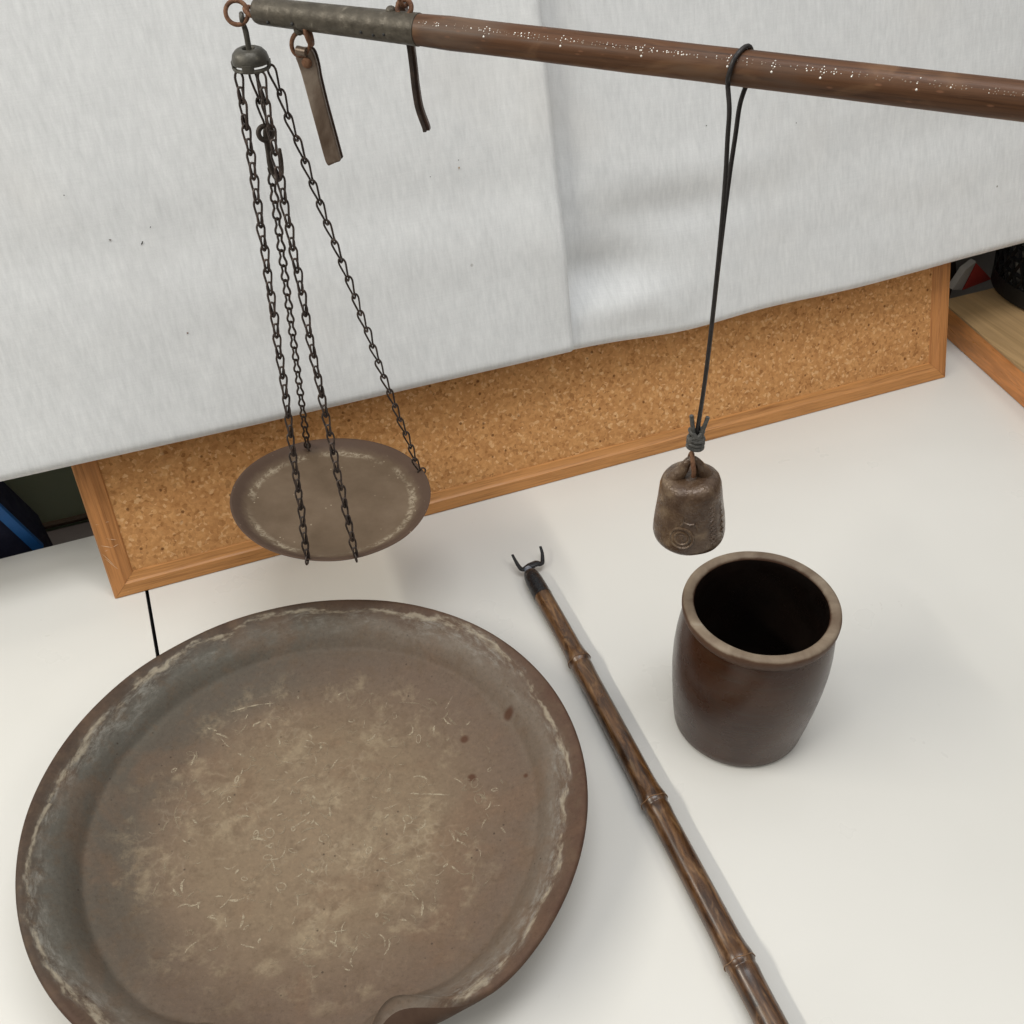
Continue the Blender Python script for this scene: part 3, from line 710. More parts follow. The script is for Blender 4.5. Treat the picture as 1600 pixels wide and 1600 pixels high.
for k in range(620):
    # scuffs cluster in the middle of the floor
    rr_ = .128*rs_.random()**.62; aa = rs_.uniform(0, 2*PI); cx, cy = rr_*math.cos(aa)+.010, rr_*math.sin(aa)*.9+.008
    if math.hypot(cx, cy) > .132 or noise.noise(V((cx*28, cy*28, 9)))+.12 < rs_.uniform(-.35, .35): continue
    kind = rs_.random(); idx = 1 if rs_.random() < .42 else 2
    if kind < .12:
        R_, e_, t_ = rs_.uniform(.0012, .0040), rs_.uniform(.25, .8), rs_.uniform(0, PI)
        pts_ = []
        for i in range(14):
            q = 2*PI*i/14; x0, y0 = R_*math.cos(q), R_*e_*math.sin(q)
            pts_.append((cx+x0*math.cos(t_)-y0*math.sin(t_), cy+x0*math.sin(t_)+y0*math.cos(t_)))
        ribbon(bm, pts_, rs_.uniform(.00026, .00050), idx, True)
    else:
        t_ = rs_.uniform(0, 2*PI); cur = rs_.uniform(-160, 160); L_ = rs_.uniform(.003, .012); pts_ = []
        x, y = cx, cy
        for i in range(10):
            pts_.append((x, y)); x += math.cos(t_)*L_/9; y += math.sin(t_)*L_/9; t_ += cur*L_/9*rs_.uniform(.2, 1.8)+rs_.uniform(-.12, .12)
        ribbon(bm, pts_, rs_.uniform(.00028, .00095), idx)
def longarc(pts_, wd, idx): ribbon(bm, [(p.x, p.y) for p in resample([V((x, y, 0)) for x, y in pts_], 6)], wd, idx)
longarc([(-.078, .098), (-.062, .104), (-.046, .107)], .0006, 1)
longarc([(-.098, .030), (-.102, .012), (-.094, -.004)], .0005, 2)
longarc([(.050, .104), (.066, .101), (.078, .093)], .0005, 2)
longarc([(.066, .024), (.078, .023), (.092, .021)], .0007, 1)
def mat_scuff(name, col, lo, hi):
    m = Mat(name, .7, spec=.2); c = m.coord(); m.color(col)
    a = m.mask(m.noise(c, 300, 5, .75), .36, .60, lo, hi); m.link(a, m.b.inputs['Alpha']); return m.m
pl = new_obj('clay_dish', bm, [MT['plate'], mat_scuff('pale_scuff', (.46, .39, .28, 1), .05, .62), mat_scuff('faint_scuff', (.32, .26, .18, 1), .05, .50),
        mat_simple('shade_dark_outside', [(.3, (.050, .028, .019, 1)), (.6, (.082, .050, .034, 1)), (.75, (.11, .075, .052, 1))], 30, .65, 0, spec=.15, bump=.3).m], sharp=60); pl.location = PC
for i_ in range((n_out-1)*360): pl.data.polygons[i_].material_index = 3  # outside faces take a brown darkened for the shade below the lip
tag(pl, 'large round brown unglazed clay dish with pinched pouring lip, lowest and biggest thing in view', 'dish')

# ------------------------------------------------------------------ crock
CR = thing('stoneware_crock', (.1730, .5003, 0), 'dark brown glazed stoneware crock with a bare tan rim under the hanging weight', 'crock')
bm = bmesh.new()
lathe(bm, [(.044, .0006), (.0476, .0010), (.0490, .0030), (.0498, .008), (.0518, .022), (.0541, .040), (.0557, .058), (.0563, .074), (.0559, .087), (.0548, .099), (.0535, .107), (.0526, .1115), (.0490, .1118)], 128, close_ends=False)
for v_ in bm.verts:
    k_ = 1-v_.co.z/.12; v_.co.x -= .0030*k_; v_.co.y -= .0022*k_
new_obj('body', bm, MT['crock'], CR, sharp=70)
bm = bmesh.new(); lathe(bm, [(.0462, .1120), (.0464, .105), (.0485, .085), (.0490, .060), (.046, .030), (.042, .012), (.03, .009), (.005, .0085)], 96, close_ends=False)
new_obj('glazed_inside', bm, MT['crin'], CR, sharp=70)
bm = bmesh.new()
lathe(bm, [(.0524, .1112), (.0531, .1122), (.0535, .1136), (.0545, .1148), (.0551, .1168), (.0552, .1196), (.0548, .1214), (.0541, .1224), (.0525, .1229), (.0508, .1229), (.0484, .1226), (.0474, .1218), (.0468, .1204), (.0465, .1150), (.0462, .1110), (.0500, .1108)], 128,
      mod=lambda r, z, a: (r+.00025*noise.noise(V((math.cos(a)*3, math.sin(a)*3, z*90))), z+.0003*noise.noise(V((math.cos(a)*2, math.sin(a)*2, 5)))), close_ends=False)
rim_o = new_obj('rim', bm, [MT['crim'], MT['crin']], CR, sharp=70)
for i_, q in enumerate(rim_o.data.polygons):
    if 12*128 <= i_: q.material_index = 1


# ------------------------------------------------------------------ bamboo pole with iron fork
pts = [V((.0213, .6607, .0078)), V((.0509, .5508, .0082)), V((.0950, .4174, .0087)), V((.1334, .3003, .0092)), V((.1700, .1850, .0096)), V((.205, .07, .01))]
bp_ = thing('bamboo_pole', pts[0], 'dark brown jointed bamboo pole with an iron fork tip lying between dish and crock', 'pole')
A_, Z_ = V((.0238, .6290, .0078)), pts[-1]
# path: follow the nodes
path = [A_, pts[1], pts[2], pts[3], pts[4], pts[5]]
fine = resample(path, 40)
nodes = [pts[1], pts[2], pts[3], pts[4]]
rad = []
for p in fine:
    tpar = (A_-p).length
    r = .0068+.0085*tpar*.55
    for nd in nodes:
        q = (p-nd).dot((nodes[2]-nodes[1]).normalized())
        r += .0016*math.exp(-((q+.0010)/.0022)**2) - .0007*math.exp(-((q-.0028)/.0018)**2) + .0006*math.exp(-(q/.02)**2)
    rad.append(r)
# densify near the nodes
dense, dr = [], []
for i in range(len(fine)-1):
    for k in range(3):
        t = k/3; p = fine[i].lerp(fine[i+1], t); dense.append(p)
        tpar = (A_-p).length; r = .0080+.0036*tpar
        for nd in nodes:
            q = (p-nd).dot((nodes[2]-nodes[1]).normalized())
            r += .0004*math.exp(-((q+.0010)/.0042)**2) - .0006*math.exp(-((q-.0036)/.0026)**2) + .0009*math.exp(-(q/.010)**2)
        dr.append(r)
for i, p in enumerate(dense): p.z = max(dr[i]+.0004, p.z)*0+dr[i]*.5+.0048
bm = bmesh.new()
# build pole in local frame with z along the pole so the grain follows it
def local_mesh(name, pts_, rads, mat, root, n=28, extra=None):
    ax = (pts_[-1]-pts_[0]).normalized(); xx = V((0, 0, 1)).cross(ax).normalized(); yy = ax.cross(xx)
    m3 = Matrix((xx, yy, ax)).transposed(); o3 = pts_[0]; inv = m3.transposed()
    bm = bmesh.new(); tube(bm, [inv@(p-o3) for p in pts_], rads, n)
    o = new_obj(name, bm, mat, sharp=60); m4 = m3.to_4x4(); m4.translation = o3
    o.parent = root; o.matrix_parent_inverse = Matrix.Translation(-root.location); o.matrix_world = m4
    o.matrix_parent_inverse = Matrix(); o.matrix_basis = Matrix.Translation(-root.location) @ m4
    return o
local_mesh('cane', dense, dr, MT['bamboo'], bp_)
for nd in nodes:
    k = min(range(len(dense)), key=lambda i: (dense[i]-nd).length)
    dd = (dense[k+1]-dense[k-1]).normalized(); c0 = dense[k]+dd*.0002
    r0 = dr[k]+.00012
    xx = V((0, 0, 1)).cross(dd).normalized(); yy = dd.cross(xx)
    bm = bmesh.new(); tube(bm, [c0+xx*math.cos(2*PI*i/40)*r0+yy*math.sin(2*PI*i/40)*r0+dd*.0004*math.sin(i*.9) for i in range(40)], .00034, 8, closed=True)
    world_part(new_obj('joint_ring', bm, MT['node']), bp_)
dirp = (dense[30]-dense[0]).normalized()
f0 = dense[0]+dirp*.0030
bm = bmesh.new()
fp = [f0+dirp*(-.002)]
tube(bm, [f0, f0-dirp*.010, f0-dirp*.020, f0-dirp*.027, f0-dirp*.0315, f0-dirp*.0335], [.0082, .0080, .0077, .0070, .0058, .0036], 24)
world_part(new_obj('ferrule', bm, MT['lacq']), bp_)
nk = f0-dirp*.034
bm = bmesh.new(); tube(bm, [nk+dirp*.006+V((0, 0, .002)), nk, nk-dirp*.004], [.0030, .0038, .0030], 14); world_part(new_obj('neck_joint', bm, MT['neck_shine']), bp_)
bm = bmesh.new()
la = [V((.0190, .6655, .0095)), V((.0150, .6650, .0088)), V((.0090, .6618, .0078)), V((.0055, .6640, .0080)), V((.0015, .6725, .0095)), V((-.0008, .6780, .0110))]
tube(bm, la, [.0034, .0036, .0027, .0020, .0015, .0012], 12, sub=6, flat=((0, 0, 1), .55))
la = [V((.0165, .6652, .0095)), V((.0205, .6676, .0090)), V((.0240, .6682, .0080)), V((.0260, .6705, .0082)), V((.0262, .6800, .0100)), V((.0248, .6870, .0118))]
tube(bm, la, [.0034, .0036, .0027, .0020, .0015, .0012], 12, sub=6, flat=((0, 0, 1), .55))
world_part(new_obj('fork', bm, MT['blackm']), bp_)

# ------------------------------------------------------------------ steelyard beam
BS, BD = V((-.1353, .6304, .4826)), V((.8957, -.4448, 0)).normalized()
BN = V((-BD.y, BD.x, 0))                 # away from the camera
BP = lambda s, n=0, z=0: BS+BD*s+BN*n+V((0, 0, z))
st = thing('steelyard', BS, 'brown wooden steelyard beam with grey metal sleeve crossing the top of the picture', 'scale beam')
def beam_obj(name, prof_, mat, n=40):
    bm = bmesh.new(); tube(bm, [V((s, 0, 0)) for s, _ in prof_], [r for _, r in prof_], n)
    o = new_obj(name, bm, mat, sharp=50)
    m3 = Matrix((BD, BN, V((0, 0, 1)))).transposed().to_4x4()
    o.parent = st; o.matrix_basis = m3
    return o
wood = [(.1035+i*.02, .00830+.0006*math.sin(i*.35)*0+.0003*noise.noise(V((i*.6, 0, 0)))-.0008*math.exp(-i*.8)*0) for i in range(32)]
beam_obj('metal_sleeve', [(-.0020, .0050), (-.0012, .0067), (.0005, .0072), (.02, .0074), (.04, .0076), (.06, .0078), (.08, .0080), (.099, .0082), (.1040, .00835), (.1043, .0079)], MT['sleeve'])
# rivet holes and the lump on the sleeve
for (s, a) in ((.010, -28), (.027, -20), (.072, -18), (.0795, -24), (.0865, -16)):
    a = math.radians(a); p = BP(s, -math.cos(a)*.0077, math.sin(a)*.0077); bm = bmesh.new()
    bmesh.ops.create_uvsphere(bm, u_segments=10, v_segments=8, radius=.0010, matrix=Matrix.Translation(p))
    world_part(new_obj('nail_head', bm, MT['seam']), st)
for p in (BP(.087, .001, .0072), BP(.0265, -.001, -.0072)):
    bm = bmesh.new(); bmesh.ops.create_uvsphere(bm, u_segments=14, v_segments=10, radius=.0031, matrix=Matrix.Translation(p))
    world_part(new_obj('staple_lug', bm, MT['sleeve']), st)
# inlaid pins: a dotted scale line
bmb = bmesh.new(); prof_b = [(.1035, .0079)]+wood[1:]
tube(bmb, [V((s, 0, 0)) for s, _ in prof_b], [r for _, r in prof_b], 48)
def pin(idx, s, ang, r):
    a = math.radians(ang); k_ = (s-.1035)/.02; i_ = int(k_); R = prof_b[i_][1]+(prof_b[i_+1][1]-prof_b[i_][1])*(k_-i_)-r*.35
    g = bmesh.ops.create_icosphere(bmb, subdivisions=1, radius=r, matrix=Matrix.Translation((s, -math.cos(a)*R, math.sin(a)*R)))
    for v_ in g['verts']:
        for f_ in v_.link_faces: f_.material_index = idx
b1, b2 = 1, 2
base_ang = lambda s: 43-28*(s-.1)*.9
s = .108; majors = [.1466, .1895, .2322, .2961-.021, .2961, .3186, .3610]
while s < .445:
    big = random.random()
    dull = (.155 < s < .163) or (.197 < s < .212) or (.27 < s < .295) or s > .335
    n = random.choice([1, 1, 2, 2, 3])
    bb = b2 if (dull and random.random() < .9) or random.random() < .25 else b1
    for k in range(n):
        pin(bb, s+random.uniform(-.0004, .0004), base_ang(s)+(k-(n-1)/2)*8+random.uniform(-3, 3), random.choice([.00024, .00030, .00036, .00050]))
    s += random.choice([.0014, .0018, .0022, .0030, .0048])
for mj in majors:
    for k, a in enumerate((-22, -12, -4, 5, 14)):
        if mj > .35 and k % 2: continue
        pin(b1 if k != 1 else b2, mj+.0005*math.sin(k*2), base_ang(mj)+a, .00068 if k == 0 else .00042)
wb_ = new_obj('wooden_beam', bmb, [MT['beam'], MT['inlay'], MT['inlayd']], sharp=50)
wb_.parent = st; wb_.matrix_basis = Matrix((BD, BN, V((0, 0, 1)))).transposed().to_4x4()
def ring(bm, c, ax, R, r, n=28, sq=1., up=None):
    ax = V(ax).normalized(); xx = (V(up) if up else (V((0, 0, 1)) if abs(ax.z) < .9 else V((1, 0, 0))))
    xx = (xx-ax*xx.dot(ax)).normalized(); yy = ax.cross(xx)
    tube(bm, [V(c)+xx*R*sq*math.cos(2*PI*i/n)+yy*R*math.sin(2*PI*i/n) for i in range(n)], r, 10, closed=True)
# end rings
bm = bmesh.new(); ring(bm, BP(-.0055, 0, -.001), V((.5, -.2, .85)), .0042, .0012); world_part(new_obj('end_eye', bm, MT['rust']), st)
# under-beam staple and link ring of the near handle
bm = bmesh.new(); ring(bm, BP(.0325, -.001, -.0092), BD+V((0, 0, .25))+BN*.5, .0044, .0016, sq=1.15); world_part(new_obj('staple_ring', bm, MT['rust']), st)
bm = bmesh.new(); ring(bm, BP(.0262, -.001, -.0150), -BN+BD*.35, .0052, .0013, sq=1.3, up=BD*.45+V((0, 0, 1))); world_part(new_obj('link_ring', bm, MT['rust']), st)
# near handle: folded flat strip
def strip(bm, pts_, wd, th, facing):
    """flat bar along pts_, wd list of half widths, th thickness, facing = normal of its flat side"""
    m = len(pts_); f = V(facing).normalized(); rings = []
    for i in range(m):
        t = (pts_[min(i+1, m-1)]-pts_[max(i-1, 0)]).normalized(); nn = (f-t*f.dot(t)).normalized(); sd = t.cross(nn)
        w_ = wd[i]; sec = [(-w_, -.6), (-w_*.86, -1), (w_*.86, -1), (w_, -.6), (w_, .6), (w_*.86, 1), (-w_*.86, 1), (-w_, .6)]
        rings.append([bm.verts.new(pts_[i]+sd*a+nn*b*th/2) for a, b in sec])
    for a, b in zip(rings, rings[1:]):
        for k in range(8): bm.faces.new((a[k], a[(k+1) % 8], b[(k+1) % 8], b[k]))
    bm.faces.new(rings[0][::-1]); bm.faces.new(rings[-1])
hp = [BP(.0262, -.001, -.0178), BP(.0275, -.001, -.0220), BP(.0285, -.001, -.028), BP(.0296, -.001, -.034), BP(.0325, -.001, -.048), BP(.0360, -.001, -.064), BP(.0386, -.001, -.078), BP(.0390, -.001, -.0805)]
hp = resample([q_+BN*(.0016*math.sin(k_*.8)) for k_, q_ in enumerate(hp)], 6); mh = len(hp)
wds = []
for i in range(mh):
    f = i/(mh-1)
    w0 = .0056-.0011*f+.0002*math.sin(f*9)
    if f < .12: w0 = .0026+.0030*math.sin(f/.12*PI/2)
    if f > .965: w0 *= .90
    wds.append(w0)
nh = (-BN*.95+BD*.35).normalized()
hd = None
bm = bmesh.new(); strip(bm, hp, wds, .0030, nh)
hd = new_obj('lifting_handle', bm, MT['handle'], sharp=30); world_part(hd, st)
bm = bmesh.new(); strip(bm, [p-nh*.0036+BD*.0008 for p in hp[2:]], [w_*.96 for w_ in wds[2:]], .0016, nh)
hb = new_obj('back_strip', bm, MT['dhandle'], sharp=30)
hb.parent = hd; hb.matrix_parent_inverse = (Matrix.Translation(st.location) @ Matrix.Translation(-st.location)).inverted()
bm = bmesh.new(); c0 = hp[9]+nh*.0012
for k in range(1):
    xx = BD; m3 = Matrix((nh.cross(V((0, 0, 1))).normalized(), V((0, 0, 1)), nh)).transposed()
    lathe(bm, [(.0030, 0), (.0030, .0008), (.0022, .0014), (.0010, .0017)], 20, c0, rot=m3)
rv = new_obj('rivet', bm, MT['rust']); rv.parent = hd
bm = bmesh.new(); cur = [hp[0]-nh*.002, hp[0]+V((0, 0, .0022)), hp[1]+nh*.0016, hp[3]+nh*.0026]
tube(bm, [hp[0]-BD*.0030+V((0, 0, -.0008)), hp[0]+BD*.0034+V((0, 0, -.0012))], .0026, 16); ry = new_obj('eye_roll', bm, MT['handle']); ry.parent = hd
# upper ring, suspension link and the far handle behind the beam
bm = bmesh.new(); ring(bm, BP(.0955, .001, .0098), BN*-1+V((0, 0, .5)), .0042, .0013); world_part(new_obj('top_ring', bm, MT['rust']), st)
bm = bmesh.new(); ring(bm, BP(.0958, .002, .0175), BD, .0058, .0011, sq=1.2); world_part(new_obj('top_link', bm, MT['rust']), st)
bm = bmesh.new(); tube(bm, [BP(.0958, .002, .0225), BP(.0958, .002, .30)], .0012, 8); world_part(new_obj('suspension_cord', bm, MT['cord']), st)
fh_ = resample([q_-BD*(.0042+.0040*k_/7) for k_, q_ in enumerate([BP(.0915, .0110, .0105), BP(.0935, .0122, .002), BP(.0960, .0122, -.010), BP(.0975, .0120, -.022), BP(.0985, .0120, -.034), BP(.1005, .0118, -.046), BP(.1045, .0115, -.0555), BP(.1055, .0115, -.0580)])], 5)
bm = bmesh.new(); strip(bm, fh_, [.0020+.0010*math.sin(i*.3)*.2 + (.0012 if i < 6 else 0) for i in range(len(fh_))], .0042, BD+BN*.3)
world_part(new_obj('lifting_handle', bm, MT['dhandle'], sharp=30), st)['label'] = 'narrow dark brown lifting handle hanging behind the beam'
bm = bmesh.new(); strip(bm, [p-BN*.0032+BD*.0006 for p in fh_[8:]], [.0010]*len(fh_[8:]), .0020, BD+BN*.3)
world_part(new_obj('handle_strip', bm, MT['chain'], sharp=30), st)

# ------------------------------------------------------------------ scale pan on chains
sp_ = thing('scale_pan', (-.1444, .6371, .1199), 'round brown metal scale pan hanging on four thin chains from the beam end', 'scale pan')
pn = V((.0797, .0199, .9966)).normalized(); px_ = V((1, 0, 0)); px_ = (px_-pn*px_.dot(pn)).normalized(); py_ = pn.cross(px_)
PR = Matrix((px_, py_, pn)).transposed()
bm = bmesh.new()
prof = [(.002, -.0078), (.030, -.0078), (.055, -.0077), (.063, -.0072), (.068, -.0058), (.073, -.0028), (.0775, -.0002), (.0789, .0006), (.0791, .0011), (.0785, .0014),
        (.0770, .0008), (.0727, -.0018), (.0677, -.0048), (.0628, -.0062), (.055, -.0067), (.030, -.0068), (.002, -.0068)]
lathe(bm, prof, 128, mod=lambda r, z, a: (r*(1+.004*math.sin(2*a+.5)), z+.0010*math.sin(2*a+1)*(r/.079)**2+.0005*noise.noise(V((r*math.cos(a)*30, r*math.sin(a)*30, 0)))))
dish = new_obj('dish', bm, MT['pan'], sharp=60); dish.parent = sp_; dish.matrix_basis = PR.to_4x4()
capc = V((-.1452, .6304, .4575))
bm = bmesh.new()
lathe(bm, [(.0034, .0020), (.0033, .0038), (.0040, .0052), (.0056, .0056), (.0080, .0046), (.0100, .0024), (.0109, -.0006), (.0109, -.0028), (.0102, -.0030), (.0100, -.0008), (.0084, .0018), (.0056, .0034), (.0040, .0030), (.0034, .0020)], 48, capc, close_ends=False)
tube(bm, [capc+V((.0102*math.cos(2*PI*i/40), .0102*math.sin(2*PI*i/40), -.0052)) for i in range(40)], .00115, 8, closed=True)
for k in range(4):
    a = math.radians(k*90+90); o1 = V((math.cos(a), math.sin(a), 0)); t1 = V((-math.sin(a), math.cos(a), 0))
    tube(bm, [capc+o1*.0104+V((0, 0, -.0015)), capc+o1*.0103+V((0, 0, -.0052))], .0036, 12, flat=(o1, .32))
world_part(new_obj('suspension_cap', bm, MT['capm']), sp_)
# hook through the cap, and ring to the beam eye
bm = bmesh.new(); tube(bm, [capc+V((.0002, -.002, -.002)), capc+V((.0004, -.001, .006)), capc+V((.0002, 0, .014)), capc+V((-.0006, .001, .0175))], [.0016, .0017, .0017, .0015], 12, sub=4)
ring(bm, capc+V((-.0008, .001, .0205)), V((1, .1, 0)), .0026, .0013, sq=1.2); world_part(new_obj('shank', bm, MT['capm']), sp_)
bm = bmesh.new(); ring(bm, capc+V((-.0030, .0000, .0245)), V((.15, -.95, .35)), .0062, .0013); world_part(new_obj('hanging_ring', bm, MT['rust']), sp_)

def link_mesh(bm, a, dr, side, L, W, r=.00072, double=0.):
    """one chain link: rounded open loop at the top end a, sides running together to a small folded eye"""
    nn = dr.cross(side)
    P = [(x*W, y*L, z) for (x, y, z) in ((0, -.05, 0), (.34, .0, 0), (.50, .16, 0), (.46, .34, 0), (.30, .66, .0002), (.17, .92, .0006), (.20, 1.06, .0006), (.12, 1.14, 0), (0, 1.16, -.0006))]
    loop = P+[(-x, y, z) for (x, y, z) in P[-2:0:-1]]
    tube(bm, [a+side*x+dr*y+nn*z for (x, y, z) in loop], r, 6, closed=True, sub=2)
    if double:      # the wire ends folded back up the lower half of the link
        loop2 = [(0, L*double, -.0008), (.26*W, L*(double+.06), -.0010), (.30*W, L*.85, -.0012), (.20*W, L*1.08, -.0010), (0, L*1.12, .0008), (-.20*W, L*1.08, -.0010), (-.30*W, L*.85, -.0012), (-.26*W, L*(double+.06), -.0010)]
        tube(bm, [a+side*x+dr*y+nn*z for (x, y, z) in loop2], r*1.05, 5, closed=True, sub=2)
def chain(a, b, L=.0160, W=.0050, twist=0., wob=.0006, sag=0, face=None, jit=.25, seed=0, double=0., bow=None):
    rnd = random.Random(seed)
    bm = bmesh.new(); tot = (b-a).length; n = max(1, round(tot/L)); L = tot/n
    d0 = (b-a).normalized()
    ref = face if face else V((0, -1, .2))
    for i in range(n):
        f0_, f1_ = i/n, (i+1)/n
        w0 = V((rnd.uniform(-1, 1), rnd.uniform(-1, 1), 0))*wob*(0 if i == 0 else 1)
        p0 = a.lerp(b, f0_)+w0+V((0, 0, -sag*4*f0_*(1-f0_))); p1 = a.lerp(b, f1_)+V((0, 0, -sag*4*f1_*(1-f1_)))
        if bow: p0 = p0+bow*4*f0_*(1-f0_); p1 = p1+bow*4*f1_*(1-f1_)
        d = (p1-p0).normalized(); nrm = (ref-d*ref.dot(d)).normalized(); side = d.cross(nrm)
        ang = twist*i + rnd.uniform(-jit, jit)
        side = (side*math.cos(ang)+nrm*math.sin(ang)).normalized()
        link_mesh(bm, p0, d, side, L, W, r=.00074 if double else .00072, double=(double+rnd.uniform(-.05, .08)) if double else 0)
    return bm
def rimpt(p, k=1.0):
    c = V((-.1444, .6371, .1199)); return c+(V(p)-c)*k
ends = [((-.1522, .6240, .4510), (-.1535, .5607, .1230), 1.2, .9), ((-.1388, .6232, .4508), (-.1181, .5650, .1205), 1.0, 1.2), ((-.1342, .6300, .4525), (-.0758, .6712, .1150), .3, .5)]
for k, (a, b_, tw, jt) in enumerate(ends):
    bm = chain(V(a), V(b_), face=V((0, -1, .35)), jit=.40 if k < 2 else .5, twist=.02, seed=k+3, L=.0148, W=.0047 if k < 2 else .0046, double=(.50, .55, 0)[k], bow=V(((.0006, 0, 0), (-.0020, 0, 0), (-.0008, 0, 0))[k]))
    world_part(new_obj('chain', bm, MT['chain']), sp_)
# hook chain: three links, ring, hook, then a knobbly chain to the back of the pan
bm = chain(V((-.1446, .6260, .4510)), V((-.1432, .6296, .4185)), L=.0150, face=V((-.3, -1, .35)), seed=9)
world_part(new_obj('chain', bm, MT['chain']), sp_)
bm = bmesh.new(); ring(bm, V((-.1440, .6298, .4135)), V((.35, -.9, .3)), .0042, .0016); world_part(new_obj('hook_ring', bm, MT['iron']), sp_)
bm = bmesh.new()
hk = [V((-.1418, .6285, .4130)), V((-.1428, .6288, .4160)), V((-.1438, .6290, .4120)), V((-.1440, .6295, .4020)), V((-.1446, .6300, .3935)), V((-.1432, .6300, .3875)), V((-.1405, .6270, .3855)), V((-.1376, .6255, .3905)), V((-.1362, .6245, .3985)), V((-.1358, .6240, .4060))]
tube(bm, hk, [.0013, .0017, .0018, .0019, .0018, .0018, .0018, .0017, .0014, .0010], 10, sub=5); world_part(new_obj('hook', bm, MT['iron']), sp_)
def knob_chain(a, b, L=.0135):
    bm = bmesh.new(); tot = (b-a).length; n = round(tot/L); L = tot/n; d = (b-a).normalized()
    nrm = (V((0, -1, .3))-d*V((0, -1, .3)).dot(d)).normalized(); side = d.cross(nrm)
    for i in range(n):
        p = a+d*L*i; w = .0044*random.uniform(.9, 1.1)
        tube(bm, [p+side*x*w+d*y*L+nrm*z for x, y, z in ((0, 0, 0), (.28, .15, .0004), (.20, .42, .0002), (.48, .72, 0), (.50, .95, 0), (.22, 1.10, -.0003), (-.22, 1.10, -.0003), (-.50, .95, 0), (-.48, .72, 0), (-.20, .42, -.0002), (-.28, .15, -.0004))], .00085, 6, closed=True, sub=2)
    return bm
world_part(new_obj('chain', knob_chain(V((-.1447, .6300, .3930)), V((-.1722, .7010, .1215))), MT['chain']), sp_)
for (p) in ((-.1535, .5590, .1220), (-.1181, .5634, .1190), (-.0742, .6720, .1138), (-.1722, .7020, .1205)):
    bm = bmesh.new(); q = V(p); rd = (q-V((-.1444, .6371, .1199))); rd.z = 0; rd.normalize()
    ring(bm, q+V((0, 0, .0004)), rd.cross(V((0, 0, 1))), .0034, .0007); world_part(new_obj('rim_ring', bm, MT['chain']), sp_)

# ------------------------------------------------------------------ counterweight on its cord
cw = thing('counterweight', (.1172, .5054, .1850), 'bell shaped brown cast iron weight hanging on a knotted black cord above the crock', 'weight')
WC = V((.1185, .5054, 0)); ax_t, ax_b = V((.1143, .5054, .2300)), V((.1172, .5054, .1850))
wd_ = (ax_t-ax_b).normalized(); WX = (V((1, 0, 0))-wd_*wd_.x).normalized(); WY = wd_.cross(WX)
WR = Matrix((WX, WY, wd_)).transposed()
def wmod(r, z, a):
    n_ = noise.noise(V((math.cos(a)*1.6, math.sin(a)*1.6, z*45)))
    return r+.0006*n_*min(1, r/.01), z+.0008*noise.noise(V((r*math.cos(a)*120, r*math.sin(a)*120, 3)))*(1 if z > .05 else .2)
bm = bmesh.new()
lathe(bm, [(.003, .0003), (.012, .0), (.0195, .0004), (.0220, .0016), (.0232, .0036), (.0236, .0065), (.0233, .012), (.0226, .019), (.0217, .026), (.0208, .033), (.0202, .039), (.0196, .0435), (.0185, .0470), (.0168, .0494), (.0140, .0505), (.0100, .0508), (.005, .0508)], 96, mod=wmod)
wb = new_obj('weight_body', bm, MT['weight'], sharp=70); wb.parent = cw; m4 = WR.to_4x4(); m4.translation = ax_b-cw.location; wb.matrix_basis = m4
# lug with an eye: an arched loop
WP = lambda x, y, z: ax_b+WR@V((x, y, z))
bm = bmesh.new()
arc = [(-.0105, .001, .0475), (-.0082, .000, .0520), (-.0052, -.001, .0568), (-.0028, -.001, .0622), (.0006, -.001, .0640), (.0036, -.001, .0610), (.0056, 0, .0558), (.0090, .001, .0480)]
tube(bm, [WP(*p) for p in arc], [.0058, .0046, .0034, .0026, .0024, .0028, .0040, .0056], 16, sub=5)
lg = new_obj('lug', bm, MT['weight'], sharp=70); world_part(lg, cw)
# raised cast marks: round emblem with strokes on the left, a column of characters on the right
bm = bmesh.new()
def on_w(a_deg, z, lift=.0000):
    zz = [(.0036, .0232), (.0065, .0236), (.012, .0233), (.019, .0226), (.026, .0217), (.033, .0208), (.039, .0198), (.043, .0188)]
    r = zz[0][1]
    for (z0, r0), (z1, r1) in zip(zz, zz[1:]):
        if z0 <= z <= z1: r = r0+(r1-r0)*(z-z0)/(z1-z0)
    a = math.radians(a_deg); return WP((r+lift)*math.cos(a), (r+lift)*math.sin(a), z)
def curve_w(pts_, r, closed=False): tube(bm, [on_w(a, z) for a, z in pts_], r, 6, closed=closed, sub=2)
ca, cz = -112, .0165
for (R, rr) in ((.0076, .0009), (.0046, .0008)):
    curve_w([(ca+math.degrees(R*math.cos(2*PI*i/20)/.023), cz+R*math.sin(2*PI*i/20)) for i in range(20)], rr, True)
curve_w([(ca-3, cz+.002), (ca+3, cz+.0022), (ca+1, cz-.001), (ca+5, cz-.002)], .0005)
curve_w([(-112, .0330), (-110, .0295), (-114, .0265)], .0008); curve_w([(-110, .0290), (-100, .0275), (-92, .0280)], .0007)
curve_w([(-90, .0275), (-86, .0250), (-87, .022)], .0006)
rnd = random.Random(5)
for i in range(9):
    z = .0370-.0034*i; a0 = -56
    curve_w([(a0-7, z), (a0-1, z+.0008), (a0+5, z+.0003)], .0007)
    curve_w([(a0-5+rnd.uniform(-2, 2), z-.0018), (a0+4, z-.0016)], .0006)
    curve_w([(a0-1+rnd.uniform(-3, 3), z+.0012), (a0+rnd.uniform(-3, 3), z-.0016)], .0006)
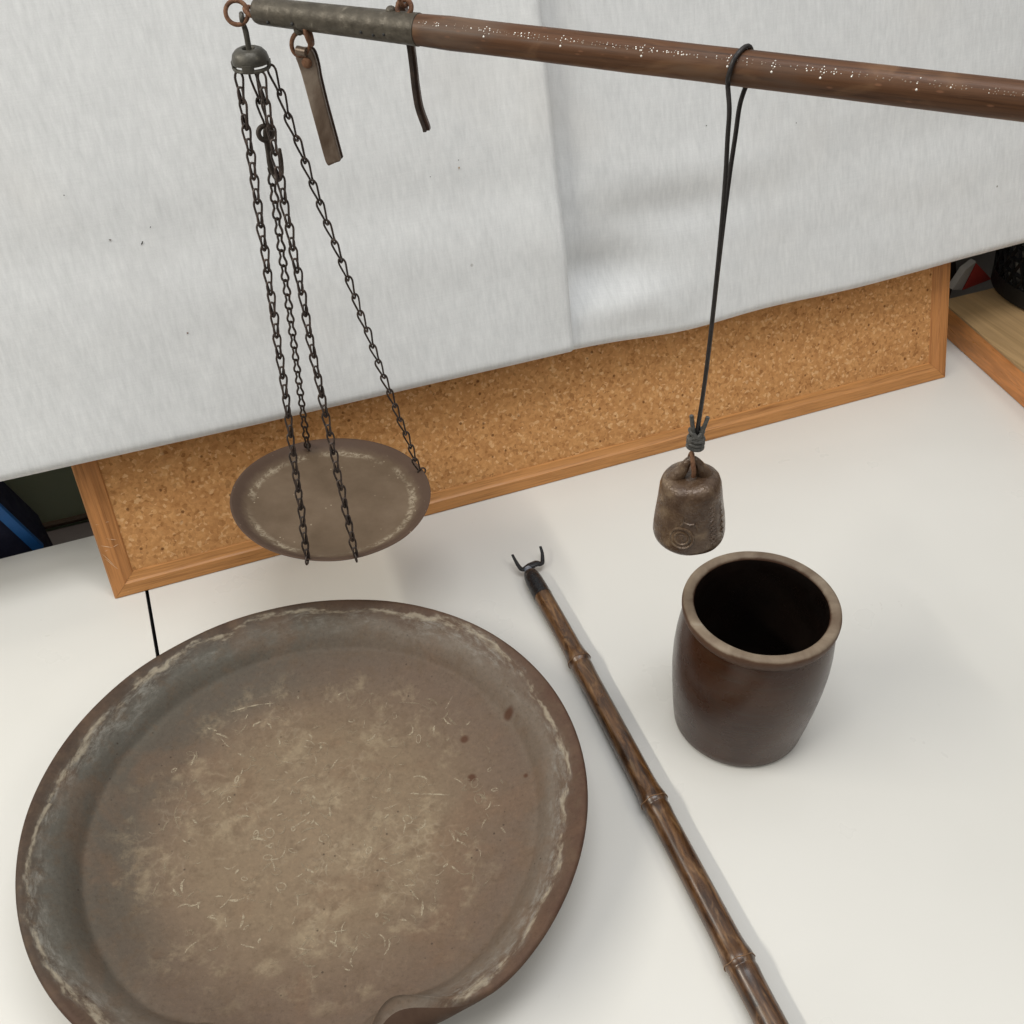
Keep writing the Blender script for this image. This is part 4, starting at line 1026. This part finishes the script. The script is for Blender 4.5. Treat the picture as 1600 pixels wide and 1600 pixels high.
for i in range(6):
    z = .0380-.0048*i; a0 = -34
    curve_w([(a0-6, z), (a0+4, z+.0005)], .0005); curve_w([(a0-2, z+.0015), (a0, z-.0025)], .0005)
world_part(new_obj('cast_marks', bm, MT['weight']), cw)
# rusty wire through the eye, knot and cord
bm = bmesh.new()
tube(bm, [WP(.0006, -.0044, .0530), WP(.0008, -.0052, .0570), WP(.0002, -.0044, .0625), WP(.0000, 0, .0680), WP(-.0004, .0045, .0620)], .0015, 10, sub=5)
world_part(new_obj('wire_loop', bm, MT['rust']), cw)
kx = V((.1143, .5054, .2640))
bm = bmesh.new()
def coil(c, R, turns, h, r, tilt, seed):
    pts_ = []
    n = int(turns*18)
    for i in range(n+1):
        a = 2*PI*i/18+seed
        p = V((R*math.cos(a), R*math.sin(a)*.9, h*(i/n-.5)+tilt*math.cos(a)*R))
        pts_.append(c+p)
    tube(bm, pts_, r, 9)
coil(kx+V((0, 0, -.0030)), .0044, 3.1, .0090, .00155, -.25, .4)
coil(kx+V((-.0004, 0, .0030)), .0040, 1.4, .0026, .0015, .9, 2.2)
coil(kx+V((-.0002, 0, .0030)), .0039, 1.2, .0020, .0015, -1.0, .2)
tube(bm, [kx+V((0, 0, -.007)), kx+V((0, 0, .004))], [.0030, .0032], 12)
world_part(new_obj('knot', bm, MT['cordg']), cw)
bm = bmesh.new()
for (x, y, s1) in ((-.0038, -.001, 1), (.0042, -.001, 1)):
    tube(bm, [kx+V((x*.3, y, .000)), kx+V((x*.75, y-.001, .008)), kx+V((x*1.25, y-.001, .0190 if x < 0 else .0175))], [.0014, .0014, .0013], 10, sub=4)
world_part(new_obj('cord_tail', bm, MT['cordg']), cw)
# cord: loop over the beam, two strands falling to the knot
bm = bmesh.new()
RB = .0083+.0013
def wrap(s, ang): a = math.radians(ang); return BP(s, -math.cos(a)*RB, math.sin(a)*RB)
sA, sB = .2768, .2832
loop = [kx+V((-.0004, -.0010, .002)), V((.1143, .5040, .278)), V((.1147, .5020, .305)), V((.1146, .5010, .345)), V((.1137, .5000, .395)), V((.1122, .4985, .432)), V((.1108, .4975, .452)), V((.1100, .4972, .466)),
        wrap(sA-.0006, -35), wrap(sA, 0), wrap(sA+.0012, 40), wrap(sA+.0034, 80), wrap(sA+.0048, 120), wrap(sA+.0056, 165), wrap(sA+.0060, 205),
        V((.1187, .5135, .464)), V((.1178, .5120, .448)), V((.1166, .5095, .425)), V((.1160, .5075, .385)), V((.1160, .5060, .335)), V((.1158, .5058, .305)), V((.1152, .5058, .280)), kx+V((.0006, .0008, .002))]
tube(bm, loop, .00120, 10, sub=6)
world_part(new_obj('cord', bm, MT['cord']), cw)
